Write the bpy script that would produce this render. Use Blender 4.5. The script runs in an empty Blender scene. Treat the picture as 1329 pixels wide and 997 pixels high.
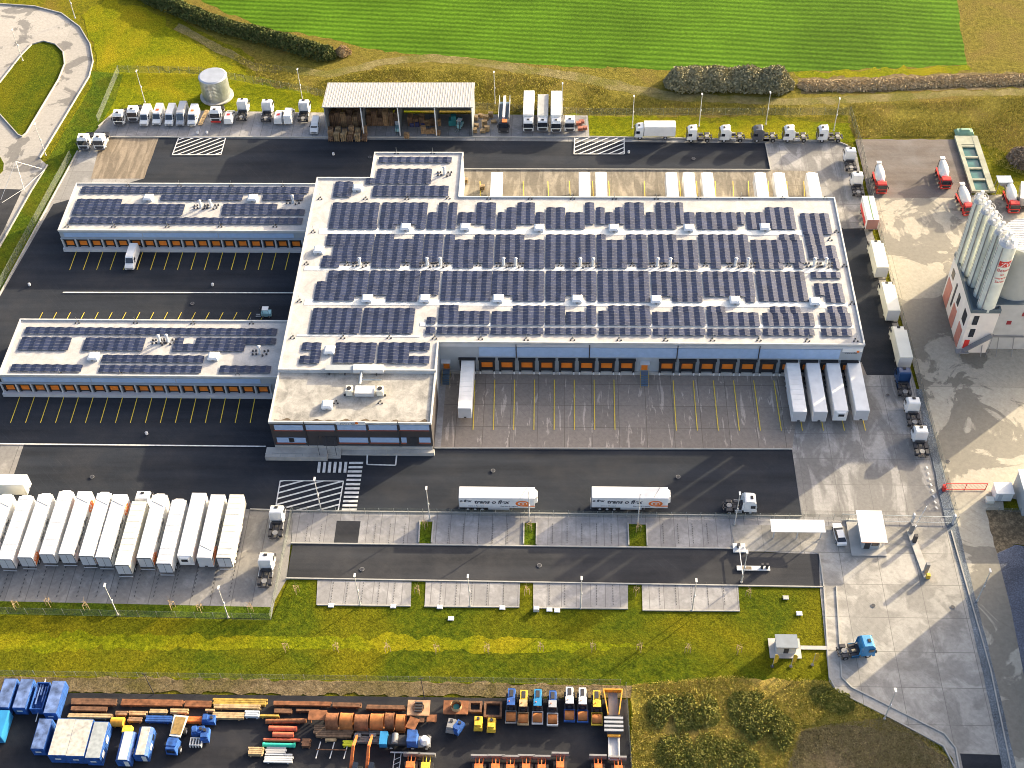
import bpy, bmesh, math, random
from mathutils import Vector, Matrix
random.seed(7)
R_ = math.radians
S = bpy.context.scene
COL = S.collection

# ---------------------------------------------------------------- camera
CF, CTH, CRO, CYA, CCX, CCY, CH = 1683.44, 0.84534596, -0.03371598, -0.05559695, 664.5, 498.5, 191.0
cF = Vector((math.sin(CYA)*math.cos(CTH), math.cos(CYA)*math.cos(CTH), -math.sin(CTH)))
r0 = Vector((math.cos(CYA), -math.sin(CYA), 0)); u0 = r0.cross(cF)
cR = r0*math.cos(CRO) + u0*math.sin(CRO); cU = -r0*math.sin(CRO) + u0*math.cos(CRO)
cC = -cF*(CH/-cF.z)
cd = bpy.data.cameras.new('camera'); cam = bpy.data.objects.new('camera', cd); COL.objects.link(cam)
cam.matrix_world = Matrix(((cR.x, cU.x, -cF.x, cC.x), (cR.y, cU.y, -cF.y, cC.y), (cR.z, cU.z, -cF.z, cC.z), (0, 0, 0, 1)))
cd.sensor_width = 36; cd.lens = CF/1329*36; cd.clip_start = 1; cd.clip_end = 20000
S.camera = cam

# ---------------------------------------------------------------- light
EL, AZ = 15.5, 39.5       # sun elevation, azimuth (ccw from east)
W = bpy.data.worlds.new('World'); S.world = W; W.use_nodes = True
nt = W.node_tree; bgn = nt.nodes['Background']; sky = nt.nodes.new('ShaderNodeTexSky')
sky.sky_type = 'NISHITA'; sky.sun_disc = False; sky.sun_elevation = R_(EL); sky.sun_rotation = R_(90-AZ)
sky.air_density = 0.6; sky.dust_density = 5.0; sky.ozone_density = 0.0
nt.links.new(sky.outputs[0], bgn.inputs[0]); bgn.inputs[1].default_value = 0.15
sl = bpy.data.lights.new('sun', 'SUN'); sun = bpy.data.objects.new('sun', sl); COL.objects.link(sun)
sl.energy = 3.7; sl.angle = R_(0.5); sl.color = (1.0, 0.83, 0.56)
sd = Vector((math.cos(R_(EL))*math.cos(R_(AZ)), math.cos(R_(EL))*math.sin(R_(AZ)), math.sin(R_(EL))))
sun.rotation_euler = (-sd).to_track_quat('-Z', 'Y').to_euler(); sun.location = (100, 100, 150)
S.view_settings.view_transform = 'Standard'; S.view_settings.look = 'None'
S.view_settings.exposure = 1.72; S.view_settings.gamma = 1
S.render.engine = 'CYCLES'; S.cycles.filter_width = 1.0

# ---------------------------------------------------------------- helpers
def ray(px, py): return cF + cR*((px-CCX)/CF) - cU*((py-CCY)/CF)
def G(px, py, z=0.0):                 # where the sight line through a photo pixel meets height z
    d = ray(px, py); t = (z-cC.z)/d.z; return cC + d*t
def WP(px, py, yp):                   # ... meets the wall plane y = yp
    d = ray(px, py); t = (yp-cC.y)/d.y; return cC + d*t

MAT = {}
def mat(name, col, rough=0.7, metal=0.0, var=0.12, vs=0.6, bump=0.0, spec=0.4):
    if name in MAT: return MAT[name]
    m = bpy.data.materials.new(name); m.use_nodes = True; n = m.node_tree; b = n.nodes['Principled BSDF']
    b.inputs['Roughness'].default_value = rough; b.inputs['Metallic'].default_value = metal
    b.inputs['Specular IOR Level'].default_value = spec
    if var > 0:
        g = n.nodes.new('ShaderNodeNewGeometry'); t = n.nodes.new('ShaderNodeTexNoise'); t.inputs['Scale'].default_value = vs
        t.inputs['Detail'].default_value = 6; n.links.new(g.outputs['Position'], t.inputs['Vector'])
        r = n.nodes.new('ShaderNodeValToRGB'); r.color_ramp.elements[0].position = .3; r.color_ramp.elements[1].position = .7
        r.color_ramp.elements[0].color = [c*(1-var) for c in col]+[1]; r.color_ramp.elements[1].color = [min(1, c*(1+var)) for c in col]+[1]
        n.links.new(t.outputs[0], r.inputs[0]); n.links.new(r.outputs[0], b.inputs['Base Color'])
    else: b.inputs['Base Color'].default_value = (*col, 1)
    MAT[name] = m; return m

class NG:                              # small node-graph helper for ground materials
    def __init__(s, name):
        s.m = bpy.data.materials.new(name); s.m.use_nodes = True; s.t = s.m.node_tree; s.b = s.t.nodes['Principled BSDF']
        g = s.t.nodes.new('ShaderNodeNewGeometry'); s.pos = g.outputs['Position']; MAT[name] = s.m
        s.b.inputs['Specular IOR Level'].default_value = .3
    def new(s, ty): return s.t.nodes.new(ty)
    def lk(s, a, b): s.t.links.new(a, b)
    def mapping(s, sc=(1, 1, 1), rot=0, loc=(0, 0, 0)):
        n = s.new('ShaderNodeMapping'); n.inputs['Scale'].default_value = sc; n.inputs['Rotation'].default_value = (0, 0, rot); n.inputs['Location'].default_value = loc
        s.lk(s.pos, n.inputs[0]); return n.outputs[0]
    def noise(s, scale, detail=5, rough=.55, vec=None, dist=0):
        n = s.new('ShaderNodeTexNoise'); n.inputs['Scale'].default_value = scale; n.inputs['Detail'].default_value = detail
        n.inputs['Roughness'].default_value = rough; n.inputs['Distortion'].default_value = dist
        s.lk(vec or s.pos, n.inputs['Vector']); return n.outputs[0]
    def ramp(s, src, stops):
        n = s.new('ShaderNodeValToRGB'); e = n.color_ramp.elements
        while len(e) < len(stops): e.new(.5)
        for i, (p, c) in enumerate(stops):
            e[i].position = p; e[i].color = (*c, 1) if isinstance(c, tuple) else (c, c, c, 1)
        s.lk(src, n.inputs[0]); return n.outputs[0]
    def mix(s, fac, a, b, mode='MIX'):
        n = s.new('ShaderNodeMix'); n.data_type = 'RGBA'; n.blend_type = mode
        for v, i in ((fac, 0), (a, 6), (b, 7)):
            if isinstance(v, (int, float)): n.inputs[i].default_value = v if i == 0 else (v, v, v, 1)
            elif isinstance(v, tuple): n.inputs[i].default_value = (*v, 1)
            else: s.lk(v, n.inputs[i])
        return n.outputs[2]
    def bump(s, src, strength, dist=.1):
        n = s.new('ShaderNodeBump'); n.inputs['Strength'].default_value = strength; n.inputs['Distance'].default_value = dist
        s.lk(src, n.inputs['Height']); s.lk(n.outputs[0], s.b.inputs['Normal'])
    def brick(s, w, h, mortar, vec, off=0):
        n = s.new('ShaderNodeTexBrick'); n.offset = off; n.inputs['Scale'].default_value = 1; n.inputs['Brick Width'].default_value = w
        n.inputs['Row Height'].default_value = h; n.inputs['Mortar Size'].default_value = mortar; n.inputs['Mortar Smooth'].default_value = .3
        n.inputs['Color1'].default_value = (0, 0, 0, 1); n.inputs['Color2'].default_value = (1, 1, 1, 1)
        s.lk(vec, n.inputs[0]); return n.outputs['Fac'], n.outputs['Color']
    def out(s, col, rough=.85):
        s.lk(col, s.b.inputs['Base Color'])
        if isinstance(rough, float): s.b.inputs['Roughness'].default_value = rough
        else: s.lk(rough, s.b.inputs['Roughness'])
        return s.m

def tyre(g, col, gain, amt=.5):
    w = g.new('ShaderNodeTexWave'); w.wave_type = 'BANDS'; w.bands_direction = 'DIAGONAL'; w.inputs['Scale'].default_value = .16; w.inputs['Distortion'].default_value = 14; w.inputs['Detail'].default_value = 1.5; w.inputs['Detail Scale'].default_value = .12
    g.lk(g.pos, w.inputs[0]); line = g.ramp(w.outputs[1], [(.46, 0.0), (.49, 1.0), (.51, 1.0), (.54, 0.0)])
    mk = g.ramp(g.noise(.09, 4, .6), [(.48, 0.0), (.6, amt)]); f = g.mix(1.0, line, mk, 'MULTIPLY')
    return g.mix(f, col, g.mix(1.0, col, gain, 'MULTIPLY'))
def grass_mat(name, dark, mid, light, dry, drymask=(.5, .7), patch=.05):
    g = NG(name); g.b.inputs['Specular IOR Level'].default_value = .04
    a = g.ramp(g.noise(.9, 8, .7), [(.3, dark), (.5, mid), (.72, light)])
    b = g.ramp(g.noise(patch, 4, .6, dist=.6), [(drymask[0], 0.0), (drymask[1], 1.0)])
    c = g.mix(b, a, g.ramp(g.noise(1.6, 6, .7), [(.3, tuple(x*.6 for x in dry)), (.7, dry)]))
    f = g.ramp(g.noise(3.2, 6, .8), [(.32, .45), (.68, 1.5)])
    c = g.mix(1.0, c, f, 'MULTIPLY')
    g.bump(g.noise(2.2, 8, .75), 1.0, .35)
    return g.out(c, .95)
GRASS = grass_mat('meadow_grass', (.05, .06, .005), (.13, .13, .008), (.23, .2, .01), (.2, .15, .025), (.5, .75))
LAWN = grass_mat('lawn_grass', (.028, .045, .003), (.065, .088, .005), (.12, .13, .006), (.17, .155, .007), (.45, .7), .045)
VERGE = grass_mat('verge_grass', (.06, .08, .004), (.14, .16, .005), (.23, .235, .008), (.29, .245, .01), (.45, .68), .06)
OLIVE = grass_mat('rough_olive_grass', (.06, .058, .01), (.15, .13, .022), (.25, .21, .04), (.2, .15, .04), (.46, .68), .07)
GREENER = grass_mat('green_strip_grass', (.03, .055, .005), (.07, .11, .008), (.12, .16, .01), (.17, .16, .012), (.45, .75), .1)  # greener grass for the strip, west verge and planting beds
BROWN = grass_mat('dry_brown_grass', (.1, .075, .04), (.19, .145, .08), (.28, .22, .13), (.14, .12, .04), (.45, .7), .1)
SCRUB = grass_mat('scrub_ground', (.1, .1, .02), (.22, .19, .035), (.33, .27, .055), (.42, .31, .08), (.45, .6), .09)

def field_mat():
    g = NG('crop_field'); g.b.inputs['Specular IOR Level'].default_value = .04
    v = g.mapping((1, 1, 1), R_(5))
    w = g.new('ShaderNodeTexWave'); w.wave_type = 'BANDS'; w.bands_direction = 'Y'; w.inputs['Scale'].default_value = .16
    w.inputs['Distortion'].default_value = 5; w.inputs['Detail'].default_value = 4; w.inputs['Detail Scale'].default_value = .25
    g.lk(v, w.inputs[0])
    st = g.ramp(w.outputs[1], [(.1, (.045, .105, .006)), (.5, (.062, .135, .008)), (.95, (.078, .16, .01))])
    big = g.ramp(g.noise(.03, 6, .65), [(.35, .78), (.65, 1.22)])
    c = g.mix(1.0, st, big, 'MULTIPLY')
    c = g.mix(1.0, c, g.ramp(g.noise(1.3, 8, .75), [(.3, .55), (.7, 1.4)]), 'MULTIPLY')
    g.bump(w.outputs[1], .35, .12)
    return g.out(c, .9)
FIELD = field_mat()

def asphalt_mat(name, base, dusty=0.0, tint=(.95, 1.0, 1.12)):
    g = NG(name)
    v = g.mapping((.03, .35, 1))
    a = g.ramp(g.noise(1, 6, .6, v), [(.35, tuple(base*t*.8 for t in tint)), (.65, tuple(base*t*1.25 for t in tint))])
    b = g.ramp(g.noise(.12, 5, .6), [(.45, 0.0), (.75, .5+dusty)])
    c = g.mix(b, a, (base*1.5+.015, base*1.45+.015, base*1.45+.016))
    c = g.mix(1.0, c, g.ramp(g.noise(7, 3, .8), [(.3, .8), (.7, 1.2)]), 'MULTIPLY')
    c = tyre(g, c, 1.6, .7)
    g.bump(g.noise(12, 3), .3, .02); g.b.inputs['Specular IOR Level'].default_value = .12
    return g.out(c, .85)
ASPH = asphalt_mat('asphalt', .028, -.1, (.85, 1.0, 1.28)); ASPH2 = asphalt_mat('worn_asphalt', .036, .2, (.95, 1, 1.12))
YARD = asphalt_mat('black_yard_gravel', .022, .5, (.95, 1, 1.2))

def concrete_mat(name, base, slab=(5, 5), rot=0, stain=.55, stain_pos=(.5, .62), ss=.12, streak=None, joint=.05, tint=(1, .97, .9), wet=False):
    g = NG(name)
    v = g.mapping((1, 1, 1), rot)
    f, c = g.brick(slab[0], slab[1], joint, v)
    bc = tuple(base*t for t in tint)
    tone = g.mix(.25, g.ramp(c, [(0, .86), (1, 1.1)]), 1.0)
    col = g.mix(1.0, tone, bc, 'MULTIPLY')
    sv = g.mapping(streak, rot) if streak else None
    st = g.ramp(g.noise(ss if not streak else 1, 7, .6, sv, .8), [(stain_pos[0], stain), (stain_pos[1], 1.0)])
    col = g.mix(1.0, col, st, 'MULTIPLY')
    col = g.mix(1.0, col, g.ramp(g.noise(1.4, 8, .75), [(.3, .8), (.7, 1.15)]), 'MULTIPLY')
    col = g.mix(f, col, tuple(x*.45 for x in bc)); col = tyre(g, col, .68, .8)
    g.bump(g.noise(6, 4), .15, .02)
    return g.out(col, (g.ramp(st, [(.3, .35), (1, .85)]) if wet else .85))
CONC = concrete_mat('light_concrete', .34, (5.5, 5), stain=.7, tint=(1, .98, .94))
PAVE = concrete_mat('grey_pavers', .33, (2.5, 400), stain=.78, ss=.25, tint=(1, .98, .97), joint=.06)
LOTP = concrete_mat('brownish_pavers', .29, (3.6, 400), stain=.75, ss=.2, tint=(1, .96, .9), joint=.08)
APRON = concrete_mat('stained_dock_concrete', .24, (5.2, 5.5), stain=1.75, stain_pos=(.38, .42), streak=(1.0, .13, 1), tint=(1, .87, .74))
NAPRON = concrete_mat('tan_dock_concrete', .29, (5.2, 5.5), stain=.6, stain_pos=(.45, .6), streak=(.5, .12, 1), tint=(1, .88, .68))
EAST = concrete_mat('east_yard_concrete', .33, (6, 6), stain=.6, stain_pos=(.48, .58), streak=(.28, .09, 1), tint=(1, .97, .92))
PLANT = concrete_mat('wet_plant_concrete', .37, (40, 40), stain=.5, stain_pos=(.49, .515), ss=.085, tint=(1, .93, .76), wet=True)
LOOP = concrete_mat('loop_road_concrete', .37, (30, 30), stain=.55, stain_pos=(.43, .45), ss=.13, tint=(1, .95, .86), joint=.02, wet=True)
ENTR = concrete_mat('entrance_concrete', .37, (6.5, 6.5), stain=.72, stain_pos=(.45, .56), ss=.2, tint=(1, .96, .87))
TANG = concrete_mat('tan_gravel_patch', .26, (40, 40), stain=.6, stain_pos=(.42, .6), streak=(.8, .1, 1), tint=(1, .82, .6))
KERB = mat('kerb_concrete', (.36, .35, .32), .85)
def gravel_mat(name, c, sc=5):
    g = NG(name); a = g.ramp(g.noise(sc, 6, .8), [(.3, tuple(x*.3 for x in c)), (.5, c), (.7, tuple(min(1, x*2.6) for x in c))])
    a = g.mix(1.0, a, g.ramp(g.noise(.15, 3), [(.35, .75), (.65, 1.2)]), 'MULTIPLY'); g.bump(g.noise(sc, 4), .6, .1); return g.out(a, .9)
BLUEG = gravel_mat('blue_grey_gravel', (.13, .15, .17)); DARKG = gravel_mat('dark_gravel', (.1, .11, .14)); PURP = asphalt_mat('brown_hardcore', .12, .2, (1.1, .95, .85))
SOIL = gravel_mat('bare_soil', (.13, .1, .06), 1.5); TRACK = grass_mat('dirt_track', (.12, .1, .045), (.2, .17, .07), (.28, .24, .11), (.17, .16, .04), (.42, .6), .12)
WPAINT = mat('white_road_paint', (.62, .62, .6), .7, var=.2, vs=1.5); YPAINT = mat('yellow_road_paint', (.72, .55, .05), .7, var=.2, vs=1.5)

def roof_mat(name, base, dirt, edge=(1.0, .97, .9)):
    g = NG(name); v = g.mapping((1, 1, 1))
    f, c = g.brick(1.6, 400, .03, v)
    col = g.mix(1.0, g.ramp(g.noise(.35, 8, .7, None, .4), [(.35, dirt), (.6, 1.0)]), tuple(base*e for e in edge), 'MULTIPLY')
    col = g.mix(1.0, col, g.ramp(g.noise(3, 5, .8), [(.3, .88), (.7, 1.06)]), 'MULTIPLY')
    col = g.mix(f, col, tuple(base*.8*e for e in edge)); return g.out(col, .7)
ROOF = roof_mat('white_roof_membrane', .49, .74, (1, .98, .94)); ROOF2 = roof_mat('weathered_roof_membrane', .42, .5, (1, .96, .86))

white = mat('white_paint', (.74, .74, .72), .4, var=.09, vs=.5); offw = mat('cream_panel', (.72, .70, .60), .45, var=.05); lgrey = mat('light_grey_metal', (.5, .51, .52), .5, var=.06)
wallg = mat('grey_wall_panel', (.34, .37, .39), .5, var=.06); bluep = mat('blue_glazing_strip', (.34, .46, .64), .25, var=.06, vs=1.2, spec=.6); darkc = mat('dark_brown_cladding', (.05, .045, .045), .6)  # bluep: light-blue glazing with the sky's reflection put into its colour
black = mat('black_rubber', (.018, .018, .02), .7); dkm = mat('dark_metal', (.04, .04, .045), .5, var=.2, vs=2); gls = mat('dark_glass', (.015, .02, .03), .08, var=0, spec=.8)
orange = mat('orange_door', (.75, .2, .02), .5, var=.08); steel = mat('galvanised_steel', (.42, .45, .45), .35, .8, .25, .8); rust = mat('rusty_steel', (.22, .09, .04), .8, .2, .45, 1.2)
rust2 = mat('brown_beam', (.15, .075, .04), .8, .1, .5, 1.5); wood = mat('pallet_wood', (.42, .26, .13), .85, 0, .4, 1.8); wood2 = mat('pale_timber', (.42, .3, .16), .85, 0, .35, 1.5); wood3 = mat('dark_pallet_wood', (.25, .15, .085), .85, 0, .4, 1.8)
grey = mat('mid_grey_steel', (.22, .22, .22), .6); red = mat('red_paint', (.62, .04, .03), .35, var=.08); blue = mat('blue_paint', (.022, .085, .3), .65, var=.4, vs=1.5); lblue = mat('bright_blue_paint', (.03, .22, .45), .45, var=.1)
yellow = mat('yellow_paint', (.62, .42, .04), .65, var=.25, vs=2); orr = mat('orange_paint', (.6, .15, .035), .65, var=.3, vs=2); dblue = mat('dark_blue_paint', (.015, .05, .14), .35); dgrey = mat('dark_grey_paint', (.1, .105, .12), .35)
silver = mat('silver_paint', (.45, .46, .47), .3, .3, .03); tarp = mat('grey_truck_roof', (.36, .37, .36), .7); logoO = mat('orange_decal', (.75, .17, .02), .5, var=0); inkm = mat('black_decal', (.02, .025, .04), .5, var=0)
concw = mat('precast_concrete', (.4, .39, .36), .85, var=.15); teal = mat('green_pipe', (.03, .42, .3), .5); redp = mat('red_pipe', (.55, .12, .06), .6, var=.2, vs=2); pinkw = mat('pale_render', (.72, .66, .6), .8, var=.06)
silo = mat('silo_paint', (.66, .68, .6), .5, var=.12, vs=.5); slate = mat('slate_roof', (.09, .12, .14), .6); water = mat('green_water', (.05, .14, .13), .1, var=.3, vs=.5); bark = mat('brown_stake', (.32, .24, .14), .9)
timber = mat('yellow_timber', (.4, .26, .05), .8, 0, .4, 1.5); contr = mat('blue_container_roof', (.11, .17, .34), .6, .1, .6, .9); ctile = mat('cabin_roof_sheet', (.42, .41, .37), .7, 0, .25, 1.5)
def fence_mat():
    m = bpy.data.materials.new('fence_wire'); m.use_nodes = True; t = m.node_tree; b = t.nodes['Principled BSDF']; b.inputs['Base Color'].default_value = (.2, .23, .2, 1); b.inputs['Roughness'].default_value = .7
    b.inputs['Metallic'].default_value = .4; b.inputs['Alpha'].default_value = .28; return m
FENCE = fence_mat()
def panel_mat(name, c):
    g = NG(name); f, col = g.brick(.17, .17, .012, g.mapping()); c1 = g.mix(f, c, tuple(x*1.8+.02 for x in c)); g.b.inputs['Specular IOR Level'].default_value = .5
    return g.out(g.mix(1.0, c1, g.ramp(g.noise(.5, 3), [(.35, .75), (.65, 1.3)]), 'MULTIPLY'), .18)
FRAME = mat('aluminium_frame', (.13, .14, .17), .4, var=0)
PANEL = panel_mat('solar_cell', (.012, .018, .045))
def leaf_mat(name, c1, c2, c3):
    g = NG(name); g.b.inputs['Specular IOR Level'].default_value = .05; col = g.ramp(g.noise(1.1, 5, .8), [(.3, c1), (.5, c2), (.7, c3)]); return g.out(col, .9)
HEDGE = leaf_mat('hedge_leaves', (.04, .06, .02), (.09, .11, .035), (.2, .18, .07)); BUSH = leaf_mat('bare_bush_twigs', (.17, .165, .09), (.29, .27, .16), (.42, .37, .24))
REED = leaf_mat('reed_stalks', (.3, .24, .13), (.44, .35, .21), (.56, .46, .3)); TUFT = leaf_mat('tall_grass_blades', (.2, .2, .035), (.38, .33, .07), (.58, .45, .13)); TUFTB = leaf_mat('brown_grass_blades', (.2, .17, .07), (.32, .26, .12), (.45, .36, .18)); TUFTC = leaf_mat('olive_grass_blades', (.15, .14, .02), (.27, .24, .04), (.42, .34, .08))

KIDS = {}
class MB:
    def __init__(s): s.v = []; s.f = []; s.mi = []; s.sm = []; s.ms = []
    def _m(s, m):
        if m is None: return 0
        if m not in s.ms: s.ms.append(m)
        return s.ms.index(m)
    def poly(s, pts, m=None):
        b = len(s.v); s.v += [tuple(p) for p in pts]; s.f.append(tuple(range(b, b+len(pts)))); s.mi.append(s._m(m)); s.sm.append(False); return s
    def prism(s, base, top, m=None, mtop=None):        # two loops of equal length (lists of 3-D points)
        n = len(base); b = len(s.v); s.v += [tuple(p) for p in base]+[tuple(p) for p in top]
        fs = [tuple(range(b+n-1, b-1, -1)), tuple(range(b+n, b+2*n))]+[(b+i, b+(i+1) % n, b+n+(i+1) % n, b+n+i) for i in range(n)]
        k = s._m(m); kt = s._m(mtop) if mtop else k
        for i, f in enumerate(fs): s.f.append(f); s.mi.append(kt if i == 1 else k); s.sm.append(False)
        return s
    def box(s, x0, x1, y0, y1, z0, z1, m=None, mtop=None, tx=0, ty=0):
        B = [(x0, y0, z0), (x1, y0, z0), (x1, y1, z0), (x0, y1, z0)]
        T = [(x0+tx, y0+ty, z1), (x1-tx, y0+ty, z1), (x1-tx, y1-ty, z1), (x0+tx, y1-ty, z1)]
        return s.prism(B, T, m, mtop)
    def side(s, prof, y0, y1, m=None, inset=0):        # profile in x,z extruded across y
        return s.prism([(x, y0, z) for x, z in prof], [(x, y1, z) for x, z in prof], m)
    def cyl(s, p0, p1, r0, r1=None, n=12, m=None, mtop=None, cap=True):
        r1 = r0 if r1 is None else r1; p0 = Vector(p0); p1 = Vector(p1); d = (p1-p0).normalized()
        a = d.orthogonal().normalized(); c = d.cross(a); b = len(s.v)
        L0 = [p0+(a*math.cos(t)+c*math.sin(t))*r0 for t in [2*math.pi*i/n for i in range(n)]]
        L1 = [p1+(a*math.cos(t)+c*math.sin(t))*r1 for t in [2*math.pi*i/n for i in range(n)]]
        s.v += [tuple(p) for p in L0+L1]; k = s._m(m)
        for i in range(n): s.f.append((b+i, b+(i+1) % n, b+n+(i+1) % n, b+n+i)); s.mi.append(k); s.sm.append(n >= 8)
        if cap:
            s.poly(L0[::-1], m); s.poly(L1, mtop or m)
        return s
    def bar(s, p0, p1, w, m=None): return s.cyl(p0, p1, w/2, n=4, m=m)
    def build(s, name, m, parent=None):
        me = bpy.data.meshes.new(name); me.from_pydata(s.v, [], s.f)
        ms = s.ms if s.ms and m is None else [m]+s.ms if s.ms else [m]
        off = 1 if (s.ms and m is not None) else 0
        for q in ms: me.materials.append(q)
        for p, i, sm in zip(me.polygons, s.mi, s.sm): p.material_index = min(i, len(ms)-1); p.use_smooth = sm
        bm = bmesh.new(); bm.from_mesh(me); bmesh.ops.recalc_face_normals(bm, faces=bm.faces); bm.to_mesh(me); bm.free()
        o = bpy.data.objects.new(name, me); COL.objects.link(o)
        if parent is not None: o.parent = parent; KIDS.setdefault(parent.name, []).append(o)
        return o
# a part whose faces all carry explicit materials is built with m=None

def tag(o, label, cat, group=None, kind=None):
    o['label'] = label; o['category'] = cat
    if group: o['group'] = group
    if kind: o['kind'] = kind
    return o
def thing(name, label, cat, loc=(0, 0, 0), rz=0, group=None):
    o = bpy.data.objects.new(name, None); COL.objects.link(o); o.location = loc; o.rotation_euler = (0, 0, R_(rz)); o.empty_display_size = .5
    return tag(o, label, cat, group)
def dup(root, loc, rz, label, group=None, cat=None):
    r = root.copy(); COL.objects.link(r); r.location = loc; r.rotation_euler = (0, 0, R_(rz)); r['label'] = label
    if group: r['group'] = group
    def rec(o, n):
        for ch in KIDS.get(o.name, []):
            c = ch.copy(); COL.objects.link(c); c.parent = n; KIDS.setdefault(n.name, []).append(c); rec(ch, c)
    rec(root, r); return r
CACHE = {}
def spawn(key, fn, loc, rz, label, group=None):
    if key in CACHE: return dup(CACHE[key], loc, rz, label, group)
    o = fn(); o.location = loc; o.rotation_euler = (0, 0, R_(rz)); o['label'] = label
    if group: o['group'] = group
    CACHE[key] = o; return o
def struct(name, mb, m, kind='structure'):
    o = mb.build(name, m); o['kind'] = kind; return o

# ================================================================ GROUND
LV = [0]
from mathutils import noise as mnoise
ROUGHM = {GRASS: 4, VERGE: 7, OLIVE: 4, BROWN: 4, SCRUB: 4, TRACK: 2.2, FIELD: 3, SOIL: 2, PURP: 1.0, BLUEG: .8, TANG: .5}
def ground(name, pts, m, z=None, world=False):
    if z is None: LV[0] += 1; z = .005*LV[0]
    if m in ROUGHM:
        q = []; n = len(pts)
        for i in range(n):
            a, b = pts[i], pts[(i+1) % n]; L = math.hypot(b[0]-a[0], b[1]-a[1]); k = max(1, int(L/5)); am = min(ROUGHM[m], L*.3)
            for j in range(k):
                f = j/k; x = a[0]+(b[0]-a[0])*f; y = a[1]+(b[1]-a[1])*f; w = math.sin(math.pi*f)
                q.append((x+am*w*(.7*mnoise.noise(Vector((x*.06, y*.06, 1.7)))*2+random.uniform(-.35, .35)), y+am*w*(.7*mnoise.noise(Vector((x*.06, y*.06, 9.3)))*2+random.uniform(-.35, .35))))
        pts = q
    mb = MB(); mb.poly([(p[0], p[1], z) if world else tuple(G(*p, z)) for p in pts]); o = struct(name, mb, m)
    if o.data.polygons[0].normal.z < 0: o.data.flip_normals()
    return o
g0 = MB(); g0.poly([(-3000, -2000, 0), (3000, -2000, 0), (3000, 4000, 0), (-3000, 4000, 0)]); struct('ground', g0, GRASS)
ground('rough_grassland', [(255, -250), (190, 0), (260, 40), (330, 75), (330, 105), (430, 135), (620, 150), (765, 152), (1100, 150), (1110, 180), (1236, 180), (1500, 240), (1500, -250)], OLIVE)
ground('field', [(150, -300), (262, 2), (340, 35), (430, 50), (470, 62), (530, 70), (700, 84), (860, 91), (1030, 93), (1255, 84), (1242, 0), (1200, -300)], FIELD)
ground('field_margin', [(1030, 93), (1040, 101), (1180, 99), (1262, 90), (1255, 84)], VERGE)
ground('reed_bank', [(1035, 102), (1040, 122), (1180, 118), (1400, 112), (1400, 92), (1250, 95)], BROWN)
ground('track', [(232, 30), (330, 82), (425, 92), (500, 76), (560, 70), (640, 78), (760, 96), (880, 121), (1020, 128), (1140, 122), (1400, 112), (1400, 122), (1260, 124), (1130, 133), (1010, 137), (860, 130), (740, 104), (630, 87), (560, 80), (500, 84), (430, 101), (330, 92), (225, 38)], TRACK)
ground('meadow_strip', [(120, 95), (150, 88), (260, 96), (400, 118), (430, 135), (610, 150), (765, 150), (765, 178), (420, 178), (128, 178), (60, 215), (105, 130)], VERGE)
ground('verge', [(640, 147), (765, 150), (1105, 160), (1112, 185), (765, 178), (640, 172)], VERGE)
ground('verge', [(118, 92), (120, 110), (60, 210), (-20, 350), (-20, 400), (0, 383), (101, 197), (128, 165), (150, 130), (160, 96)], GREENER)
ground('bright_meadow', [(105, 20), (140, -5), (190, 10), (232, 45), (300, 85), (360, 108), (260, 92), (150, 88), (124, 90), (122, 60)], VERGE)
# loop road top left
ground('loop_road', [(-60, 3), (0, 6), (45, 9), (80, 18), (104, 36), (117, 58), (121, 80), (116, 100), (104, 120), (52, 206), (62, 215), (40, 250), (-5, 330), (-70, 430), (-70, 3)], LOOP)
ground('traffic_island', [(-8, 118), (28, 72), (42, 58), (57, 54), (72, 58), (82, 68), (84, 84), (76, 104), (34, 174), (29, 178), (24, 176), (-8, 140)], LAWN)
ground('traffic_island', [(-15, 198), (0, 203), (5, 212), (4, 222), (-4, 230), (-15, 230)], LAWN)
ground('side_road', [(-40, 244), (29, 246), (4, 300), (-40, 375)], ASPH2)
# the site
ground('site_paving', [(101, 197), (128, 165), (150, 146), (410, 150), (640, 150), (763, 150), (765, 178), (1085, 183), (1112, 200), (1132, 300), (1160, 400), (1188, 500), (1234, 682), (378, 664), (352, 803), (-60, 795), (-60, 480), (0, 383)], CONC)
ground('yard_asphalt', [(69, 265), (186, 232), (206, 179), (993, 186), (1000, 221), (590, 220), (600, 300), (1092, 296), (1121, 296), (1151, 400), (1180, 487), (1118, 487), (900, 470), (566, 480), (562, 582), (1028, 584), (1040, 670), (325, 662), (-60, 655), (-60, 480), (0, 385)], ASPH)
ground('north_pavement', [(152, 142), (140, 179), (765, 179), (762, 150), (400, 146)], PAVE)
ground('gravel_patch', [(132, 179), (206, 179), (187, 232), (118, 232)], TANG)
ground('north_apron', [(592, 220), (1000, 221), (1056, 221), (1060, 262), (590, 262)], NAPRON)
ground('east_yard', [(994, 186), (1085, 184), (1104, 190), (1112, 215), (1124, 296), (1094, 297), (1080, 250), (1056, 222), (1000, 221)], EAST)
ground('dock_apron', [(563, 455), (1118, 470), (1125, 487), (1030, 583.5), (562, 582)], APRON)
ground('dock_apron_edge', [(563, 470), (581, 470), (572, 582), (556, 582)], PAVE)
ground('east_yard', [(1112, 487), (1181, 487), (1188, 500), (1234, 682), (1041, 672), (1028, 584), (1040, 500)], EAST)
ground('corner_concrete', [(-60, 576), (31, 577), (16, 622), (-60, 800)], LOTP)
ground('trailer_park', [(-60, 648), (10, 650), (325, 661), (382, 664), (372, 752), (352, 788), (-60, 779)], LOTP)
ground('green_strip', [(-60, 779), (352, 788), (352, 803), (-60, 797)], GREENER)
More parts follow.
